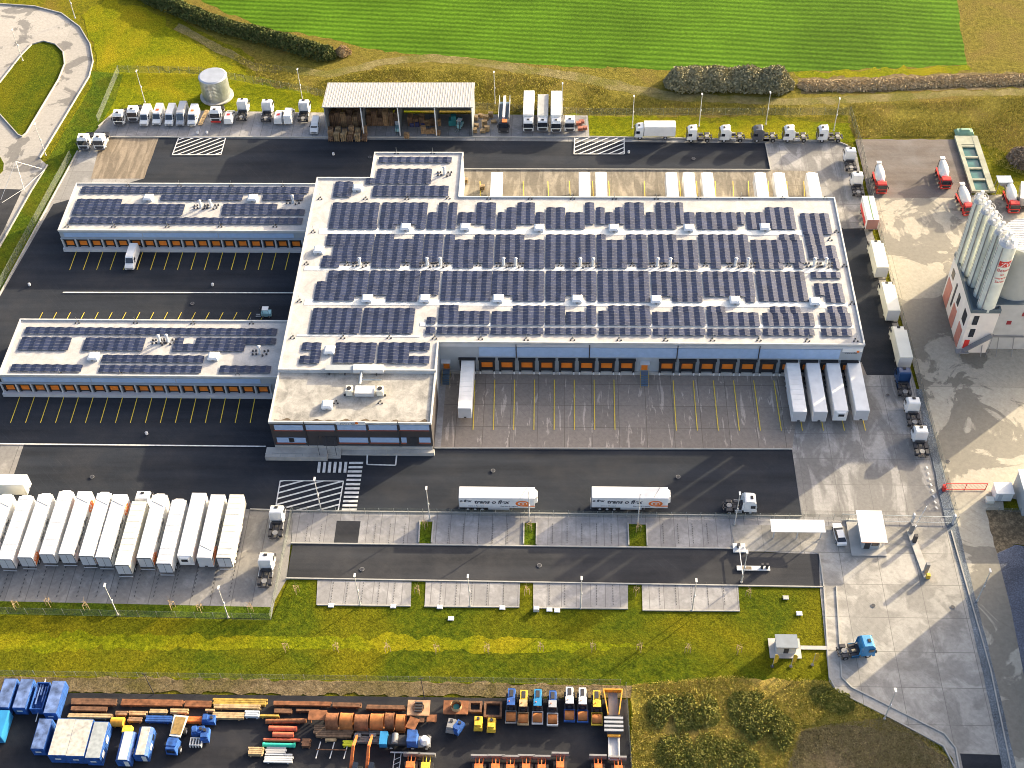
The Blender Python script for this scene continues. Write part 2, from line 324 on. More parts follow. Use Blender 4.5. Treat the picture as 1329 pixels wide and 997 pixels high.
ground('lawn', [(-60, 797), (352, 804), (376, 752), (1068, 763), (1075, 880), (1085, 897), (1150, 930), (1240, 1010), (820, 1010), (818, 890), (0, 880), (-60, 876)], LAWN)
ground('verge', [(-60, 822), (360, 826), (700, 828), (850, 838), (700, 848), (340, 842), (-60, 843)], VERGE)
ground('worn_grass', [(-60, 876), (0, 878), (500, 884), (820, 890), (822, 906), (-60, 896)], BROWN)
ground('rough_ground', [(820, 889), (950, 880), (1078, 884), (1085, 897), (1240, 985), (1250, 1040), (820, 1040)], SCRUB)
ground('rough_ground', [(1040, 950), (1100, 940), (1180, 952), (1232, 985), (1240, 1040), (1020, 1040)], BROWN)
ground('machine_yard', [(-60, 893), (60, 899), (815, 908), (822, 1040), (-60, 1040)], YARD)
# south strip
ground('footway', [(378, 664), (1234, 673), (1236, 690), (1110, 686), (950, 681), (380, 677)], PAVE)
ground('parking_bays', [(380, 677), (950, 681), (1000, 690), (1062, 700), (1063, 720), (952, 714), (378, 706)], PAVE)
ground('site_path', [(437, 676), (468, 676.5), (464, 707), (433, 706)], ASPH2)
ground('lower_road', [(380, 706), (952, 713), (955, 716), (1063, 719), (1069, 763), (372, 751)], ASPH2)
for p in ([(545, 677), (562.5, 677), (560, 705.5), (543.5, 705)], [(680, 678.5), (696.5, 679), (696, 707.5), (679.5, 707)], [(815, 680), (839, 681), (840, 709.5), (816, 708.5)]): ground('planting_bed', p, GREENER)
for p in ([(412, 753), (534, 755), (533, 787), (410.5, 785)], [(552.5, 755), (675, 757), (674, 788), (551, 787)], [(692, 757), (815, 758), (815, 790), (692, 789)], [(833, 758.5), (958, 760), (960, 793), (834, 792)]): ground('parking_bays', p, PAVE)
# east
ground('entrance_yard', [(948, 681), (1236, 685), (1249, 740), (1287, 870), (1320, 1010), (1340, 1060), (1250, 1060), (1237, 985), (1222, 968), (1150, 930), (1085, 897), (1076, 885), (1064, 762), (1063, 719), (1052, 716), (955, 716)], ENTR)
ground('entrance_asphalt', [(1246, 978), (1300, 980), (1325, 1060), (1262, 1060)], ASPH)
ground('plant_yard', [(1128, 255), (1500, 250), (1500, 700), (1290, 640), (1232, 680), (1192, 500)], PLANT)
ground('mixer_park', [(1110, 181), (1240, 181), (1262, 257), (1128, 257)], PURP)
ground('plant_road', [(1229, 632), (1300, 630), (1312, 760), (1360, 1060), (1326, 1060), (1262, 780), (1240, 680)], PLANT)
ground('gravel_strip', [(1189, 505), (1196, 505), (1222, 600), (1243, 680), (1262, 760), (1295, 890), (1322, 1010), (1303, 1010), (1287, 925), (1249, 760), (1228, 680)], BLUEG)
ground('soil_patch', [(1279, 662), (1400, 664), (1400, 720), (1318, 706), (1294, 718)], SOIL)
ground('dark_gravel_bed', [(1294, 719), (1318, 707), (1400, 722), (1430, 1060), (1365, 1060), (1312, 790)], DARKG)
Z = .005*(LV[0]+1)

# painted markings -------------------------------------------------
def strip(mb, a, b, w, z=Z):
    a = Vector(a[:2]); b = Vector(b[:2]); d = (b-a).normalized(); n = Vector((-d.y, d.x))*w/2
    mb.poly([(*(a-n), z), (*(b-n), z), (*(b+n), z), (*(a+n), z)])
ym = MB()
for k in range(8): strip(ym, G(616.5+25.75*k, 494), G(616.5+25.75*k-2.5+.55*k, 559), .16)
for k in range(10): strip(ym, G(873.5+26.1*k, 495), G(873.5+26.1*k+4.2+1.15*k, 560), .16)
for k in range(17): strip(ym, G(100.5+17.27*k, 325), G(90.8+17.3*k+.16*k, 351.6), .14)
for k in range(17): strip(ym, G(26.9+19.06*k, 514), G(14.1+19.43*k, 550), .14)
for k in range(17): strip(ym, G(56+18.0*k, 406.5), G(50+18.0*k, 418), .13)
for x in (758, 779, 825, 871, 893, 917, 940, 960, 986, 1010, 1032, 612, 640, 668, 700, 728): strip(ym, G(x+11, 236), G(x+12, 256), .14)
struct('yellow_lines', ym, YPAINT)
wm = MB()
for a, b in (((82, 380.5), (385, 381.3)), ((0, 577), (345, 580.5)), ((477, 590), (476.5, 604)), ((476.5, 604), (513.5, 605)), ((515, 592), (513.5, 605))): strip(wm, G(*a), G(*b), .28)
def clip(poly, a, b):                 # keep part of poly left of a->b
    out = []; n = len(poly); f = lambda p: (b.x-a.x)*(p.y-a.y)-(b.y-a.y)*(p.x-a.x)
    for i in range(n):
        p, q = poly[i], poly[(i+1) % n]; fp, fq = f(p), f(q)
        if fp >= 0: out.append(p)
        if fp*fq < 0: out.append(p+(q-p)*(fp/(fp-fq)))
    return out
def hatch(mb, px, ang, pitch, w):
    P = [G(*p).xy for p in px]; c = sum(P, Vector((0, 0)))/4; d = Vector((math.cos(R_(ang)), math.sin(R_(ang)))); n = Vector((-d.y, d.x))
    ar = sum(P[i].x*P[(i+1) % 4].y-P[(i+1) % 4].x*P[i].y for i in range(4))
    if ar < 0: P = P[::-1]
    for k in range(-30, 31):
        o = c+n*k*pitch; q = [o-d*60-n*w/2, o+d*60-n*w/2, o+d*60+n*w/2, o-d*60+n*w/2]
        for i in range(4):
            q = clip(q, P[i], P[(i+1) % 4])
            if len(q) < 3: break
        if len(q) >= 3: mb.poly([(p.x, p.y, Z) for p in q])
    for i in range(4): strip(mb, P[i], P[(i+1) % 4], .22, Z+.006)
hatch(wm, [(232, 180), (293, 180), (287, 202), (224, 202)], 34, 1.25, .32)
hatch(wm, [(746, 179), (810, 179), (810, 201), (745, 201)], 33, 1.25, .32)
hatch(wm, [(364, 625), (446, 625.5), (439, 665), (357.5, 663)], 20, 1.25, .34)
for k in range(6): x = 413+6.85*k; wm.poly([tuple(G(a, b, Z)) for a, b in ((x, 599.5), (x+3.6, 599.5), (x+2.2, 613.5), (x-1.6, 613.5))])
for k in range(12):
    t = k/11; x0, x1, y = 453.3+(443.8-453.3)*t, 471.5+(463-471.5)*t, 599.5+(660-599.5)*t
    wm.poly([tuple(G(a, b, Z)) for a, b in ((x0, y), (x1, y), (x1-.4, y+2.9), (x0-.4, y+2.9))])
for k in range(8): strip(wm, G(1202-0.2*k+k*1.9, 606+k*7.5), G(1203.5+k*1.9, 609.5+k*7.5), .3)
struct('white_lines', wm, WPAINT)
# dotted bay markings in the paving
dm = MB()
for y0, y1, xs, lean in ((679, 706, [400, 418, 488, 507, 526, 583, 602, 621, 640, 659, 717, 736, 755, 774, 793, 860, 879, 898, 917], .0), (755, 786, [433, 452, 472, 493, 513, 573, 593, 613, 633, 654, 713, 733, 754, 774, 795, 855, 876, 896, 917, 938], 0)):
    for x in xs:
        for k in range(9):
            y = y0+(y1-y0)*(k+.5)/9; p = G(x-(x-735)*(y-y0)/1800*-1*0+(735-x)*-(y-y0)/2100, y, Z); dm.poly([(p.x-.06, p.y-.14, Z), (p.x+.06, p.y-.14, Z), (p.x+.06, p.y+.14, Z), (p.x-.06, p.y+.14, Z)])
for x in (0, 24, 48, 73, 99, 124, 149, 174, 199, 224, 249, 273, 297):
    p0 = G(x, 776, Z); 
    for k in range(16):
        yy = p0.y+.2+k*.85
        dm.poly([(p0.x-.08, yy, Z), (p0.x+.08, yy, Z), (p0.x+.08, yy+.4, Z), (p0.x-.08, yy+.4, Z)])
struct('bay_marks', dm, mat('dark_setts', (.06, .06, .06), .8))
# kerbs
def wallstrip(mb, pts, w, h, z0=0, world=False):
    P = [Vector((p[0], p[1])) if world else G(*p).xy for p in pts]
    for a, b in zip(P, P[1:]):
        d = (b-a).normalized(); n = Vector((-d.y, d.x))*w/2; a2 = a-d*w*.0; b2 = b+d*w*.0
        mb.prism([(*(a2-n), z0), (*(b2-n), z0), (*(b2+n), z0), (*(a2+n), z0)], [(*(a2-n), z0+h), (*(b2-n), z0+h), (*(b2+n), z0+h), (*(a2+n), z0+h)])
kb = MB()
for pts in ([(101, 197), (0, 383), (-30, 435)], [(-8, 118), (28, 72), (42, 58), (57, 54), (72, 58), (82, 68), (84, 84), (76, 104), (34, 174), (29, 178), (24, 176), (-8, 140)], [(0, 6), (45, 9), (80, 18), (104, 36), (117, 58), (121, 80), (116, 100), (104, 120), (52, 206)],
            [(62, 215), (40, 250), (-5, 330)], [(128, 165), (150, 146)], [(765, 178.5), (1085, 184), (1100, 190)], [(140, 179), (765, 179)], [(592, 220.5), (1000, 221.5)], [(993, 186), (1000, 221)], [(378, 664), (1040, 671)], [(378, 706), (952, 713)], [(372, 751.5), (1069, 763)],
            [(1063, 719), (1069, 763), (1076, 880), (1086, 898), (1150, 930), (1224, 969), (1240, 1000)], [(562, 582.5), (1028, 584)], [(325, 662), (378, 664)], [(1085, 762), (1092, 880), (1105, 893), (1225, 953), (1240, 972), (1245, 1000)],
            [(545, 677), (543.5, 705)], [(562.5, 677), (560, 705.5)], [(680, 678.5), (679.5, 707)], [(696.5, 679), (696, 707.5)], [(815, 680), (816, 708.5)], [(839, 681), (840, 709.5)], [(1234, 690), (1248, 740), (1285, 870), (1312, 1000)], [(412, 786), (533, 787.5)], [(551, 788), (674, 789)], [(692, 790), (815, 791)], [(834, 793), (960, 794)]):
    wallstrip(kb, pts, .22, .38)
struct('kerb', kb, KERB)

# ================================================================ BUILDINGS
ORD = ['first', 'second', 'third', 'fourth', 'fifth', 'sixth', 'seventh', 'eighth', 'ninth', 'tenth', 'eleventh', 'twelfth', 'thirteenth', 'fourteenth', 'fifteenth', 'sixteenth', 'seventeenth', 'eighteenth', 'nineteenth', 'twentieth']
def building(name, label, poly, h, wm_, rm, par=.3, cat='building'):
    P = [Vector(p) for p in poly]; cx = sum(p.x for p in P)/len(P); cy = sum(p.y for p in P)/len(P)
    t = thing(name, label, cat, (cx, cy, 0)); L = [(p.x-cx, p.y-cy) for p in P]; n = len(L)
    mb = MB()
    for i in range(n):
        a, b = L[i], L[(i+1) % n]; mb.poly([(*a, 0), (*b, 0), (*b, h-.1), (*a, h-.1)])
    mb.build('wall', wm_, t)
    MB().poly([(*p, h-par) for p in L]).build('roof', rm, t)
    pm = MB()
    for i in range(n):
        a, b = Vector(L[i]), Vector(L[(i+1) % n]); d = (b-a).normalized(); nn = Vector((-d.y, d.x))
        pm.prism([(*(a+nn*.2+d*.0), h-.5), (*(b+nn*.2), h-.5), (*(b-nn*.1+d*.1), h-.5), (*(a-nn*.1-d*.1), h-.5)], [(*(a+nn*.2), h+.001*i), (*(b+nn*.2), h+.001*i), (*(b-nn*.1+d*.1), h+.001*i), (*(a-nn*.1-d*.1), h+.001*i)])
    pm.build('parapet', mat('parapet_cap', (.5, .5, .48), .5, var=.12), t)
    t['o'] = 0; return t, cx, cy
def dock(t, cx, cy, x, yp, z0, z1, w, depth=.5, mdoor=orange, buffer=True, hd=.75):
    x -= cx; y = yp-cy; m = MB(); tw = .42 if buffer else .3
    m.box(x-w/2, x+w/2, y-depth, y-.01, z1-hd, z1); m.box(x-w/2, x-w/2+tw, y-depth, y-.01, z0, z1-hd-.005); m.box(x+w/2-tw, x+w/2, y-depth, y-.01, z0, z1-hd-.005); m.box(x-w/2+tw, x+w/2-tw, y-.06, y-.008, z0, z1-hd-.005)
    m.box(x-w/2-.15, x+w/2+.15, y-depth-.2, y-.01, z1+.005, z1+.12)
    s = m.build('dock_shelter', black, t)
    d = MB(); d.box(x-w/2+tw+.05, x+w/2-tw-.05, y-.16, y-.065, z0+(z1-z0)*(.28 if buffer else .2), z1-hd-(.05 if buffer else .25)); d.build('dock_door', mdoor, s)
    if buffer:
        for sx in (-1, 1): b = MB(); b.cyl((x+sx*(w/2-.15), y-depth-.25, z0-.3), (x+sx*(w/2-.15), y-depth-.25, z0+.25), .13, n=8); b.build('bumper', white, s)
    return s
del_o = []
wh, wx, wy = building('warehouse', 'large flat-roofed logistics warehouse with solar arrays and orange dock doors', [(-44.2, -4.6), (-14.2, -4.6), (-14.2, 2.9), (67.6, 2.9), (67.6, 45.9), (-12.6, 45.9), (-12.6, 61.0), (-32.4, 61.0), (-32.4, 52.2), (-44.2, 52.2)], 9.0, wallg, ROOF)
of, ox, oy = building('office_block', 'dark clad two-storey office block with blue window bands at the warehouse corner', [(-44.2, -17.2), (-14.2, -17.2), (-14.2, -4.65), (-44.2, -4.65)], 8.5, darkc, ROOF2)
swg, sx_, sy_ = building('loading_wing', 'lower southern loading wing with a long row of orange doors, left edge of photo', [(-99.8, -3.5), (-44.4, -3.5), (-44.4, 11.6), (-99.8, 11.6)], 5.6, wallg, ROOF)
nwg, nx_, ny_ = building('loading_wing', 'upper northern loading wing, standing beside the tan gravel patch', [(-99.2, 38.5), (-44.4, 38.5), (-44.4, 54.2), (-99.2, 54.2)], 5.6, wallg, ROOF)
# main dock face
YM = 2.9
for i in range(8): 
    p = WP(632.2+25.85*i, 474, YM)
    if i < 7: dock(wh, wx, wy, p.x, YM, .9, 4.4, 3.1)
dock(wh, wx, wy, WP(813.4, 474, YM).x, YM, .9, 4.4, 3.1); dock(wh, wx, wy, WP(607, 474, YM).x, YM, .9, 4.4, 3.1)
for i in range(10): dock(wh, wx, wy, WP(865.6+26.15*i, 474, YM).x, YM, .9, 4.4, 3.1)
def facade(t, cx, cy, yp, name, m, x0, x1, z0, z1, d=.12, off=0):
    return MB().box(x0-cx, x1-cx, yp-cy-d-off, yp-cy-.003-off, z0, z1).build(name, m, t)
xs = [WP(x, 458, YM).x for x in (621, 670, 765, 879, 985, 1091)]
for a, b in zip(xs, xs[1:]): facade(wh, wx, wy, YM, 'window_band', bluep, a+.12, b-.12, 4.95, 7.5)
for x in xs[1:-1]: MB().cyl((x-wx, YM-wy-.2, 4.6), (x-wx, YM-wy-.2, 8.4), .09, n=8).build('downpipe', dkm, wh)
facade(wh, wx, wy, YM, 'plinth', concw, -14.1, 67.5, 0, .85, .35)
facade(wh, wx, wy, YM, 'cornice_strip', lgrey, -14.1, 67.5, 7.62, 8.35, .06)
sg = facade(wh, wx, wy, YM, 'sign_board', white, WP(1093, 456, YM).x, WP(1119, 456, YM).x, 6.9, 7.9, .1, .02)
# personnel doors and stairs on the dock face
def stair(t, cx, cy, x, yp, h=1.3):
    x -= cx; y = yp-cy; d = MB().box(x-.6, x+.6, y-.1, y-.004, h, h+2.2).build('door', orange, t)
    cn = MB().box(x-.9, x+.9, y-1.0, y-.01, h+2.4, h+2.55).build('door_canopy', lgrey, t)
    m = MB().box(x-.75, x+.75, y-1.4, y-.4, h-.15, h)
    for i in range(7): m.box(x-.7, x+.7, y-1.45-i*.32-.28, y-1.45-i*.32, h-.2-(i+1)*.16, h-.12-(i+1)*.16)
    m.build('stair', mat('blue_grey_steel', (.09, .15, .22), .5), t)
    r = MB()
    for s in (-.78, .78): r.bar((x+s, y-.4, h+1), (x+s, y-1.4, h+1), .06); r.bar((x+s, y-1.4, h+1), (x+s, y-3.6, .95), .06); r.bar((x+s, y-1.4, .3), (x+s, y-1.4, h+1), .06); r.bar((x+s, y-3.6, 0), (x+s, y-3.6, .95), .08)
    r.build('handrail', yellow, t)
stair(wh, wx, wy, WP(836.6, 474, YM).x, YM); stair(wh, wx, wy, WP(579.5, 474, YM).x, YM)
# wings
for (t, cx, cy, yp, x0p, st, n, yy) in ((swg, sx_, sy_, -3.5, 15.9, 19.2, 18, 506), (nwg, nx_, ny_, 38.5, 92.1, 17.2, 18, 316)):
    xa = WP(x0p, yy, yp).x; xb = WP(x0p+st*(n-1), yy, yp).x
    for i in range(n): dock(t, cx, cy, xa+(xb-xa)*i/(n-1), yp, .95, 3.1, 2.3, .3, buffer=False, hd=.3)
    q = (xb-xa)/(n-1); MB().box(xa-q*.6-cx, xb+q*.6-cx, yp-cy-1.0, yp-cy-.003, 0, .9).build('dock_platform', lgrey, t)
    for k in range(0, 3):
        a = xa+(xb-xa)*k/3; b = xa+(xb-xa)*(k+1)/3; facade(t, cx, cy, yp, 'window_band', bluep, a+(.0 if k else -.8), b-.2, 3.65, 4.75)
    for i in range(n+1): x = xa+q*(i-.5)-cx; MB().box(x-.14, x+.14, yp-cy-.55, yp-cy-.32, .95, 3.3).build('dock_divider', lgrey, t)
    MB().box(xa-q*.6-cx, xb+q*.6-cx, yp-cy-.5, yp-cy-.003, 3.3, 3.42).build('canopy', wallg, t)
# office facade
YO = -17.2
def opx(name, m, x0, x1, y0, y1, d=.1, par=None, off=0):
    a = WP(340+x0/5.5375, 460+y0/5.5375, YO); b = WP(340+x1/5.5375, 460+y1/5.5375, YO); c = WP(340+x1/5.5375, 460+y0/5.5375, YO)
    return MB().box(a.x-ox, c.x-ox, YO-oy-d-off, YO-oy-.003-off, b.z, a.z).build(name, m, par or of)
redtrim = mat('red_sill', (.45, .1, .05), .6)
for x0, x1 in ((85, 290), (312, 518), (538, 745), (765, 968), (988, 1200)): w = opx('window', bluep, x0, x1, 507, 543); opx('sill', redtrim, x0, x1, 544.5, 549, .14, w)
for x0, x1 in ((105, 312), (552, 760), (778, 983), (1000, 1038), (1128, 1210)): w = opx('window', bluep, x0, x1, 597, 632); opx('sill', redtrim, x0, x1, 633.5, 638, .14, w)
opx('open_casement', black, 192, 228, 598, 626, .05, off=.12); opx('door', dkm, 430, 530, 590, 655, .12); opx('door', dkm, 1062, 1110, 598, 655, .12)
sb = opx('sign_board', white, 527, 740, 478, 503, .12, off=.02)
for x in (297, 975): a = WP(340+x/5.5375, 460+480/5.5375, YO); MB().cyl((a.x-ox, YO-oy-.12, .8), (a.x-ox, YO-oy-.12, a.z), .08, n=8).build('downpipe', dkm, of)
facade(of, ox, oy, YO, 'plinth', concw, -44.1, -14.3, .0, 1.6, .2)
a0 = G(343, 598); a1 = G(425, 599); a2 = G(564, 592.5)
tr = MB().box(a0.x+.3-ox, a1.x-ox, a0.y-oy, YO-oy-.21, 0, 1.15); tr.build('terrace', concw, of)
st = MB()
for i in range(6): st.box(a1.x+.01-ox, a1.x+2.4-ox, a0.y-oy+i*.3+.6, YO-oy-.22, .19*i, .19*(i+1))
st.build('front_step', concw, of)
MB().prism([(a1.x+2.45-ox, a2.y-oy, 0), (a2.x-ox, a2.y-oy, 0), (a2.x-ox, YO-oy-.22, 0), (a1.x+2.45-ox, YO-oy-.22, 0)], [(a1.x+2.45-ox, a2.y-oy, .35), (a2.x-ox, a2.y-oy, 1.0), (a2.x-ox, YO-oy-.22, 1.0), (a1.x+2.45-ox, YO-oy-.22, .35)]).build('ramp', concw, of)
rl = MB()
for k in range(9): x = a1.x+2.6-ox+k*(a2.x-a1.x-3)/8; rl.bar((x, a2.y-oy+.1, .4), (x, a2.y-oy+.1, 1.7), .05)
rl.bar((a1.x+2.6-ox, a2.y-oy+.1, 1.45), (a2.x-.3-ox, a2.y-oy+.1, 2.0), .05)
for k in range(9): x = a0.x+.5-ox+k*(a1.x-a0.x-.8)/8; rl.bar((x, a0.y-oy+.1, 1.15), (x, a0.y-oy+.1, 2.1), .05)
rl.bar((a0.x+.5-ox, a0.y-oy+.1, 2.1), (a1.x-.3-ox, a0.y-oy+.1, 2.1), .05); rl.build('railing', steel, of)
ca = WP(340+480/5.5375, 460+640/5.5375, YO); f = MB()
for s in (-1.6, 0, 1.6): f.bar((ca.x-ox+s, YO-oy-.2, 4.6), (ca.x-ox+s, YO-oy-2.0, 4.4), .1); f.bar((ca.x-ox+s, YO-oy-2, 1.15), (ca.x-ox+s, YO-oy-2, 4.6), .1)
f.bar((ca.x-ox-1.7, YO-oy-2, 4.45), (ca.x-ox+1.7, YO-oy-2, 4.45), .1); f.build('entrance_frame', dkm, of)

# moss and silt collected along the low edge of the office roof
mp = MB(); top_ = []; nseg = 60
for i in range(nseg+1):
    x = -43.4+i*(28.4/nseg); top_.append((x-ox, -16.75+abs(mnoise.noise(Vector((x*.55, 2, 0))))*1.5+.08*random.random()-oy))
for i in range(nseg): mp.poly([(top_[i][0], -16.78-oy, 8.215), (top_[i+1][0], -16.78-oy, 8.215), (top_[i+1][0], top_[i+1][1], 8.215), (top_[i][0], top_[i][1], 8.215)])
mp.build('moss_patch', mat('roof_moss', (.1, .075, .05), .95, 0, .5, 1.2), of)
# lettering
def text_mesh(txt, size, m, parent, loc, rot, name='lettering', shear=0, bold=0.0):
    c = bpy.data.curves.new('t', 'FONT'); c.body = txt; c.size = size; c.extrude = .012; c.shear = shear; c.offset = bold
    o = bpy.data.objects.new('t', c); COL.objects.link(o); dg = bpy.context.evaluated_depsgraph_get(); me = bpy.data.meshes.new_from_object(o.evaluated_get(dg))
    bpy.data.objects.remove(o); me.materials.clear(); me.materials.append(m); k = bpy.data.objects.new(name, me); COL.objects.link(k); k.parent = parent
    k.location = loc; k.rotation_euler = rot; KIDS.setdefault(parent.name, []).append(k); return k
a = WP(340+560/5.5375, 460+499/5.5375, YO); text_mesh('trans-o-flex', .62, inkm, of, (a.x-ox, YO-oy-.16, a.z), (R_(90), 0, 0), shear=.2)
b = WP(340+680/5.5375, 460+490/5.5375, YO); MB().cyl((b.x-ox, YO-oy-.15, b.z), (b.x-ox, YO-oy-.2, b.z), .3, n=16).build('emblem', logoO, of)
a = WP(1096, 458.5, YM); text_mesh('trans-o-flex', .5, inkm, wh, (a.x-wx, YM-wy-.14, a.z), (R_(90), 0, 0), shear=.2)
b = WP(1113.5, 456, YM); MB().cyl((b.x-wx, YM-wy-.13, b.z), (b.x-wx, YM-wy-.18, b.z), .28, n=16).build('emblem', logoO, wh)

# ---------------------------------------------------------------- solar arrays
T6, T7, T8, T2 = (330, 240, 3.909), (660, 240, 3.909), (989, 240, 3.909), (330, 0, 3.909)
NW_, SW_ = (70, 230, 3.797), (0, 400, 3.3225)
def arr(label, z, segs, where):
    """one array on one stretch of roof: segs = (tile, x0, x1, y0, y1)"""
    t = thing('solar_array', label, 'solar array', (0, 0, z), 0, where); first = None
    for (ti, x0, x1, y0, y1) in segs:
        A = G(ti[0]+x0/ti[2], ti[1]+y0/ti[2], z+.2); B = G(ti[0]+x1/ti[2], ti[1]+y0/ti[2], z+.2); C = G(ti[0]+x0/ti[2], ti[1]+y1/ti[2], z+.2)
        h = A.y-C.y; w = B.x-A.x-.1; n = max(1, round(w/2.08)); r = max(1, round(h/.82)); tw = w/n; ph = h/r
        if first is None: first = Vector((A.x, A.y, z)); t.location = first
        for i in range(n):
            m = MB(); xa = A.x+i*tw-first.x; xm = xa+tw/2; xb = xa+tw; g = .012
            for j in range(r):
                ya = A.y-(j+1)*ph+.03-first.y; yb = A.y-j*ph-.03-first.y
                for (u0, z0, u1, z1) in ((xa+.003, .1, xm-.002, .29), (xm+.002, .29, xb-.003, .1)):
                    m.prism([(u0, ya, z0), (u1, ya, z1), (u1, yb, z1), (u0, yb, z0)], [(u0, ya, z0+.05), (u1, ya, z1+.05), (u1, yb, z1+.05), (u0, yb, z0+.05)], PANEL)
            for j in range(r+1):
                yc = A.y-j*ph-first.y
                for (u0, z0, u1, z1) in ((xa+.003, .145, xm-.002, .345), (xm+.002, .345, xb-.003, .145)):
                    m.prism([(u0, yc-.027, z0), (u1, yc-.027, z1), (u1, yc+.027, z1), (u0, yc+.027, z0)], [(u0, yc-.027, z0+.02), (u1, yc-.027, z1+.02), (u1, yc+.027, z1+.02), (u0, yc+.027, z0+.02)], FRAME)
            o = m.build('panel_row', None, t)
    return t
MAINROWS = [
 [[(T6, 400, 640, 90, 200), (T6, 380, 628, 200, 223)], [(T6, 650, 885, 90, 200), (T6, 640, 722, 200, 223), (T6, 820, 872, 200, 223)], [(T6, 883, 935, 140, 223), (T6, 938, 985, 90, 223)],
  [(T6, 990, 1035, 90, 223), (T6, 1035, 1130, 140, 198), (T6, 1130, 1230, 90, 140), (T6, 1130, 1228, 140, 198), (T6, 1175, 1226, 198, 223)], [(T7, -55, -10, 140, 223), (T7, -10, 45, 115, 223), (T7, 45, 137, 90, 198), (T7, 137, 186, 140, 198)],
  [(T7, 192, 290, 115, 223), (T7, 290, 388, 140, 223), (T7, 388, 437, 90, 198)], [(T7, 443, 490, 115, 198), (T7, 490, 540, 140, 198), (T7, 540, 588, 115, 198), (T7, 588, 688, 90, 223)],
  [(T7, 695, 745, 140, 223), (T7, 745, 845, 90, 223), (T7, 845, 887, 90, 198), (T7, 887, 945, 140, 198)], [(T7, 950, 1155, 140, 225), (T7, 1155, 1197, 140, 200)], [(T7, 1202, 1300, 140, 225), (T8, 12, 160, 115, 225)], [(T8, 190, 340, 145, 250), (T8, 215, 312, 250, 306)]],
 [[(T6, 372, 614, 250, 306), (T6, 405, 603, 306, 360), (T6, 348, 598, 360, 390), (T6, 340, 437, 390, 418)], [(T6, 618, 714, 250, 275), (T6, 812, 866, 250, 275), (T6, 612, 862, 275, 392), (T6, 596, 745, 392, 420), (T6, 795, 852, 392, 420)], [(T6, 868, 964, 250, 392)],
  [(T6, 970, 1022, 252, 278), (T6, 1120, 1220, 252, 278), (T6, 968, 1219, 278, 395), (T6, 1010, 1115, 395, 420), (T6, 1160, 1214, 395, 420)], [(T7, -63, 83, 252, 278), (T7, -65, 185, 278, 395), (T7, 80, 183, 395, 423)], [(T7, 190, 442, 252, 395), (T7, 188, 240, 395, 422), (T7, 288, 342, 395, 422)],
  [(T7, 447, 495, 252, 278), (T7, 595, 700, 252, 278), (T7, 447, 703, 280, 395), (T7, 450, 602, 395, 422), (T7, 652, 708, 395, 422)], [(T7, 707, 853, 252, 280), (T7, 710, 957, 280, 395), (T7, 865, 964, 395, 425)], [(T7, 961, 1215, 252, 395), (T7, 1025, 1080, 395, 425)],
  [(T8, -60, 205, 280, 395), (T8, 85, 190, 252, 280), (T8, -40, 108, 395, 425), (T8, 160, 210, 395, 425)], [(T8, 228, 375, 308, 375), (T8, 350, 392, 375, 425)]],
 [[(T6, 378, 588, 435, 490), (T6, 318, 580, 490, 560), (T6, 305, 512, 560, 587)], [(T6, 590, 845, 435, 558), (T6, 672, 832, 558, 590)], [(T6, 848, 948, 435, 558)], [(T6, 957, 1209, 437, 588)], [(T7, -80, 183, 437, 560), (T7, 22, 182, 560, 590)],
  [(T7, 190, 447, 437, 560), (T7, 190, 290, 560, 590), (T7, 395, 447, 560, 590)], [(T7, 452, 712, 437, 593)], [(T7, 722, 976, 440, 565), (T7, 830, 985, 565, 593)], [(T7, 983, 1240, 440, 565), (T7, 1200, 1252, 565, 595)], [(T8, -35, 215, 440, 590)], [(T8, 245, 400, 442, 472), (T8, 262, 406, 500, 560), (T8, 320, 420, 560, 597)]],
 [[(T6, 300, 552, 625, 752)], [(T6, 558, 820, 625, 752)], [(T6, 875, 925, 672, 705), (T6, 940, 1040, 610, 640), (T6, 938, 1198, 640, 705)], [(T7, -85, 183, 642, 710), (T7, 22, 183, 613, 642)], [(T7, 188, 290, 613, 710), (T7, 290, 395, 645, 710), (T7, 395, 447, 613, 710)],
  [(T7, 505, 718, 613, 640), (T7, 455, 722, 640, 712)], [(T7, 832, 992, 617, 645), (T7, 728, 997, 645, 713)], [(T7, 1003, 1100, 617, 647), (T7, 1005, 1270, 647, 715)], [(T8, 38, 195, 618, 650), (T8, 0, 262, 650, 715)], [(T8, 330, 432, 617, 650), (T8, 290, 448, 650, 715)]],
 [[(T6, 870, 922, 722, 755)], [(T6, 928, 1195, 722, 755)], [(T7, -90, 178, 725, 757)], [(T7, 185, 449, 727, 757)], [(T7, 458, 725, 727, 760)], [(T7, 732, 1000, 730, 762)], [(T7, 1007, 1280, 732, 763)], [(T8, 2, 266, 732, 763)], [(T8, 298, 456, 732, 765)]],
]
for ri, row in enumerate(MAINROWS):
    for bi, segs in enumerate(row):
        arr('solar array on big warehouse roof, %s row from the back, %s block from the left' % (ORD[ri], ORD[bi]), 8.72, segs, 'solar arrays on the warehouse roof')
arr('narrow solar array along the back edge of the raised north-west roof corner', 8.72, [(T2, 633, 1005, 797, 825)], 'solar arrays on the roof corner')
arr('larger solar array on the north-west roof corner, in front of the narrow one', 8.72, [(T2, 625, 905, 857, 905), (T2, 568, 900, 905, 932)], 'solar arrays on the roof corner')
arr('small solar array by the west edge of the warehouse roof, left of a white skylight', 8.72, [(T2, 412, 505, 922, 998)], 'solar arrays on the roof corner')
arr('solar array right of the white skylight at the north-west roof corner', 8.72, [(T2, 605, 990, 943, 995)], 'solar arrays on the roof corner')
arr('notched small solar array behind the office roof, leftmost of three', 8.72, [(T6, 245, 345, 800, 838), (T6, 290, 343, 838, 868), (T6, 232, 338, 868, 905)], 'solar arrays behind the office roof')
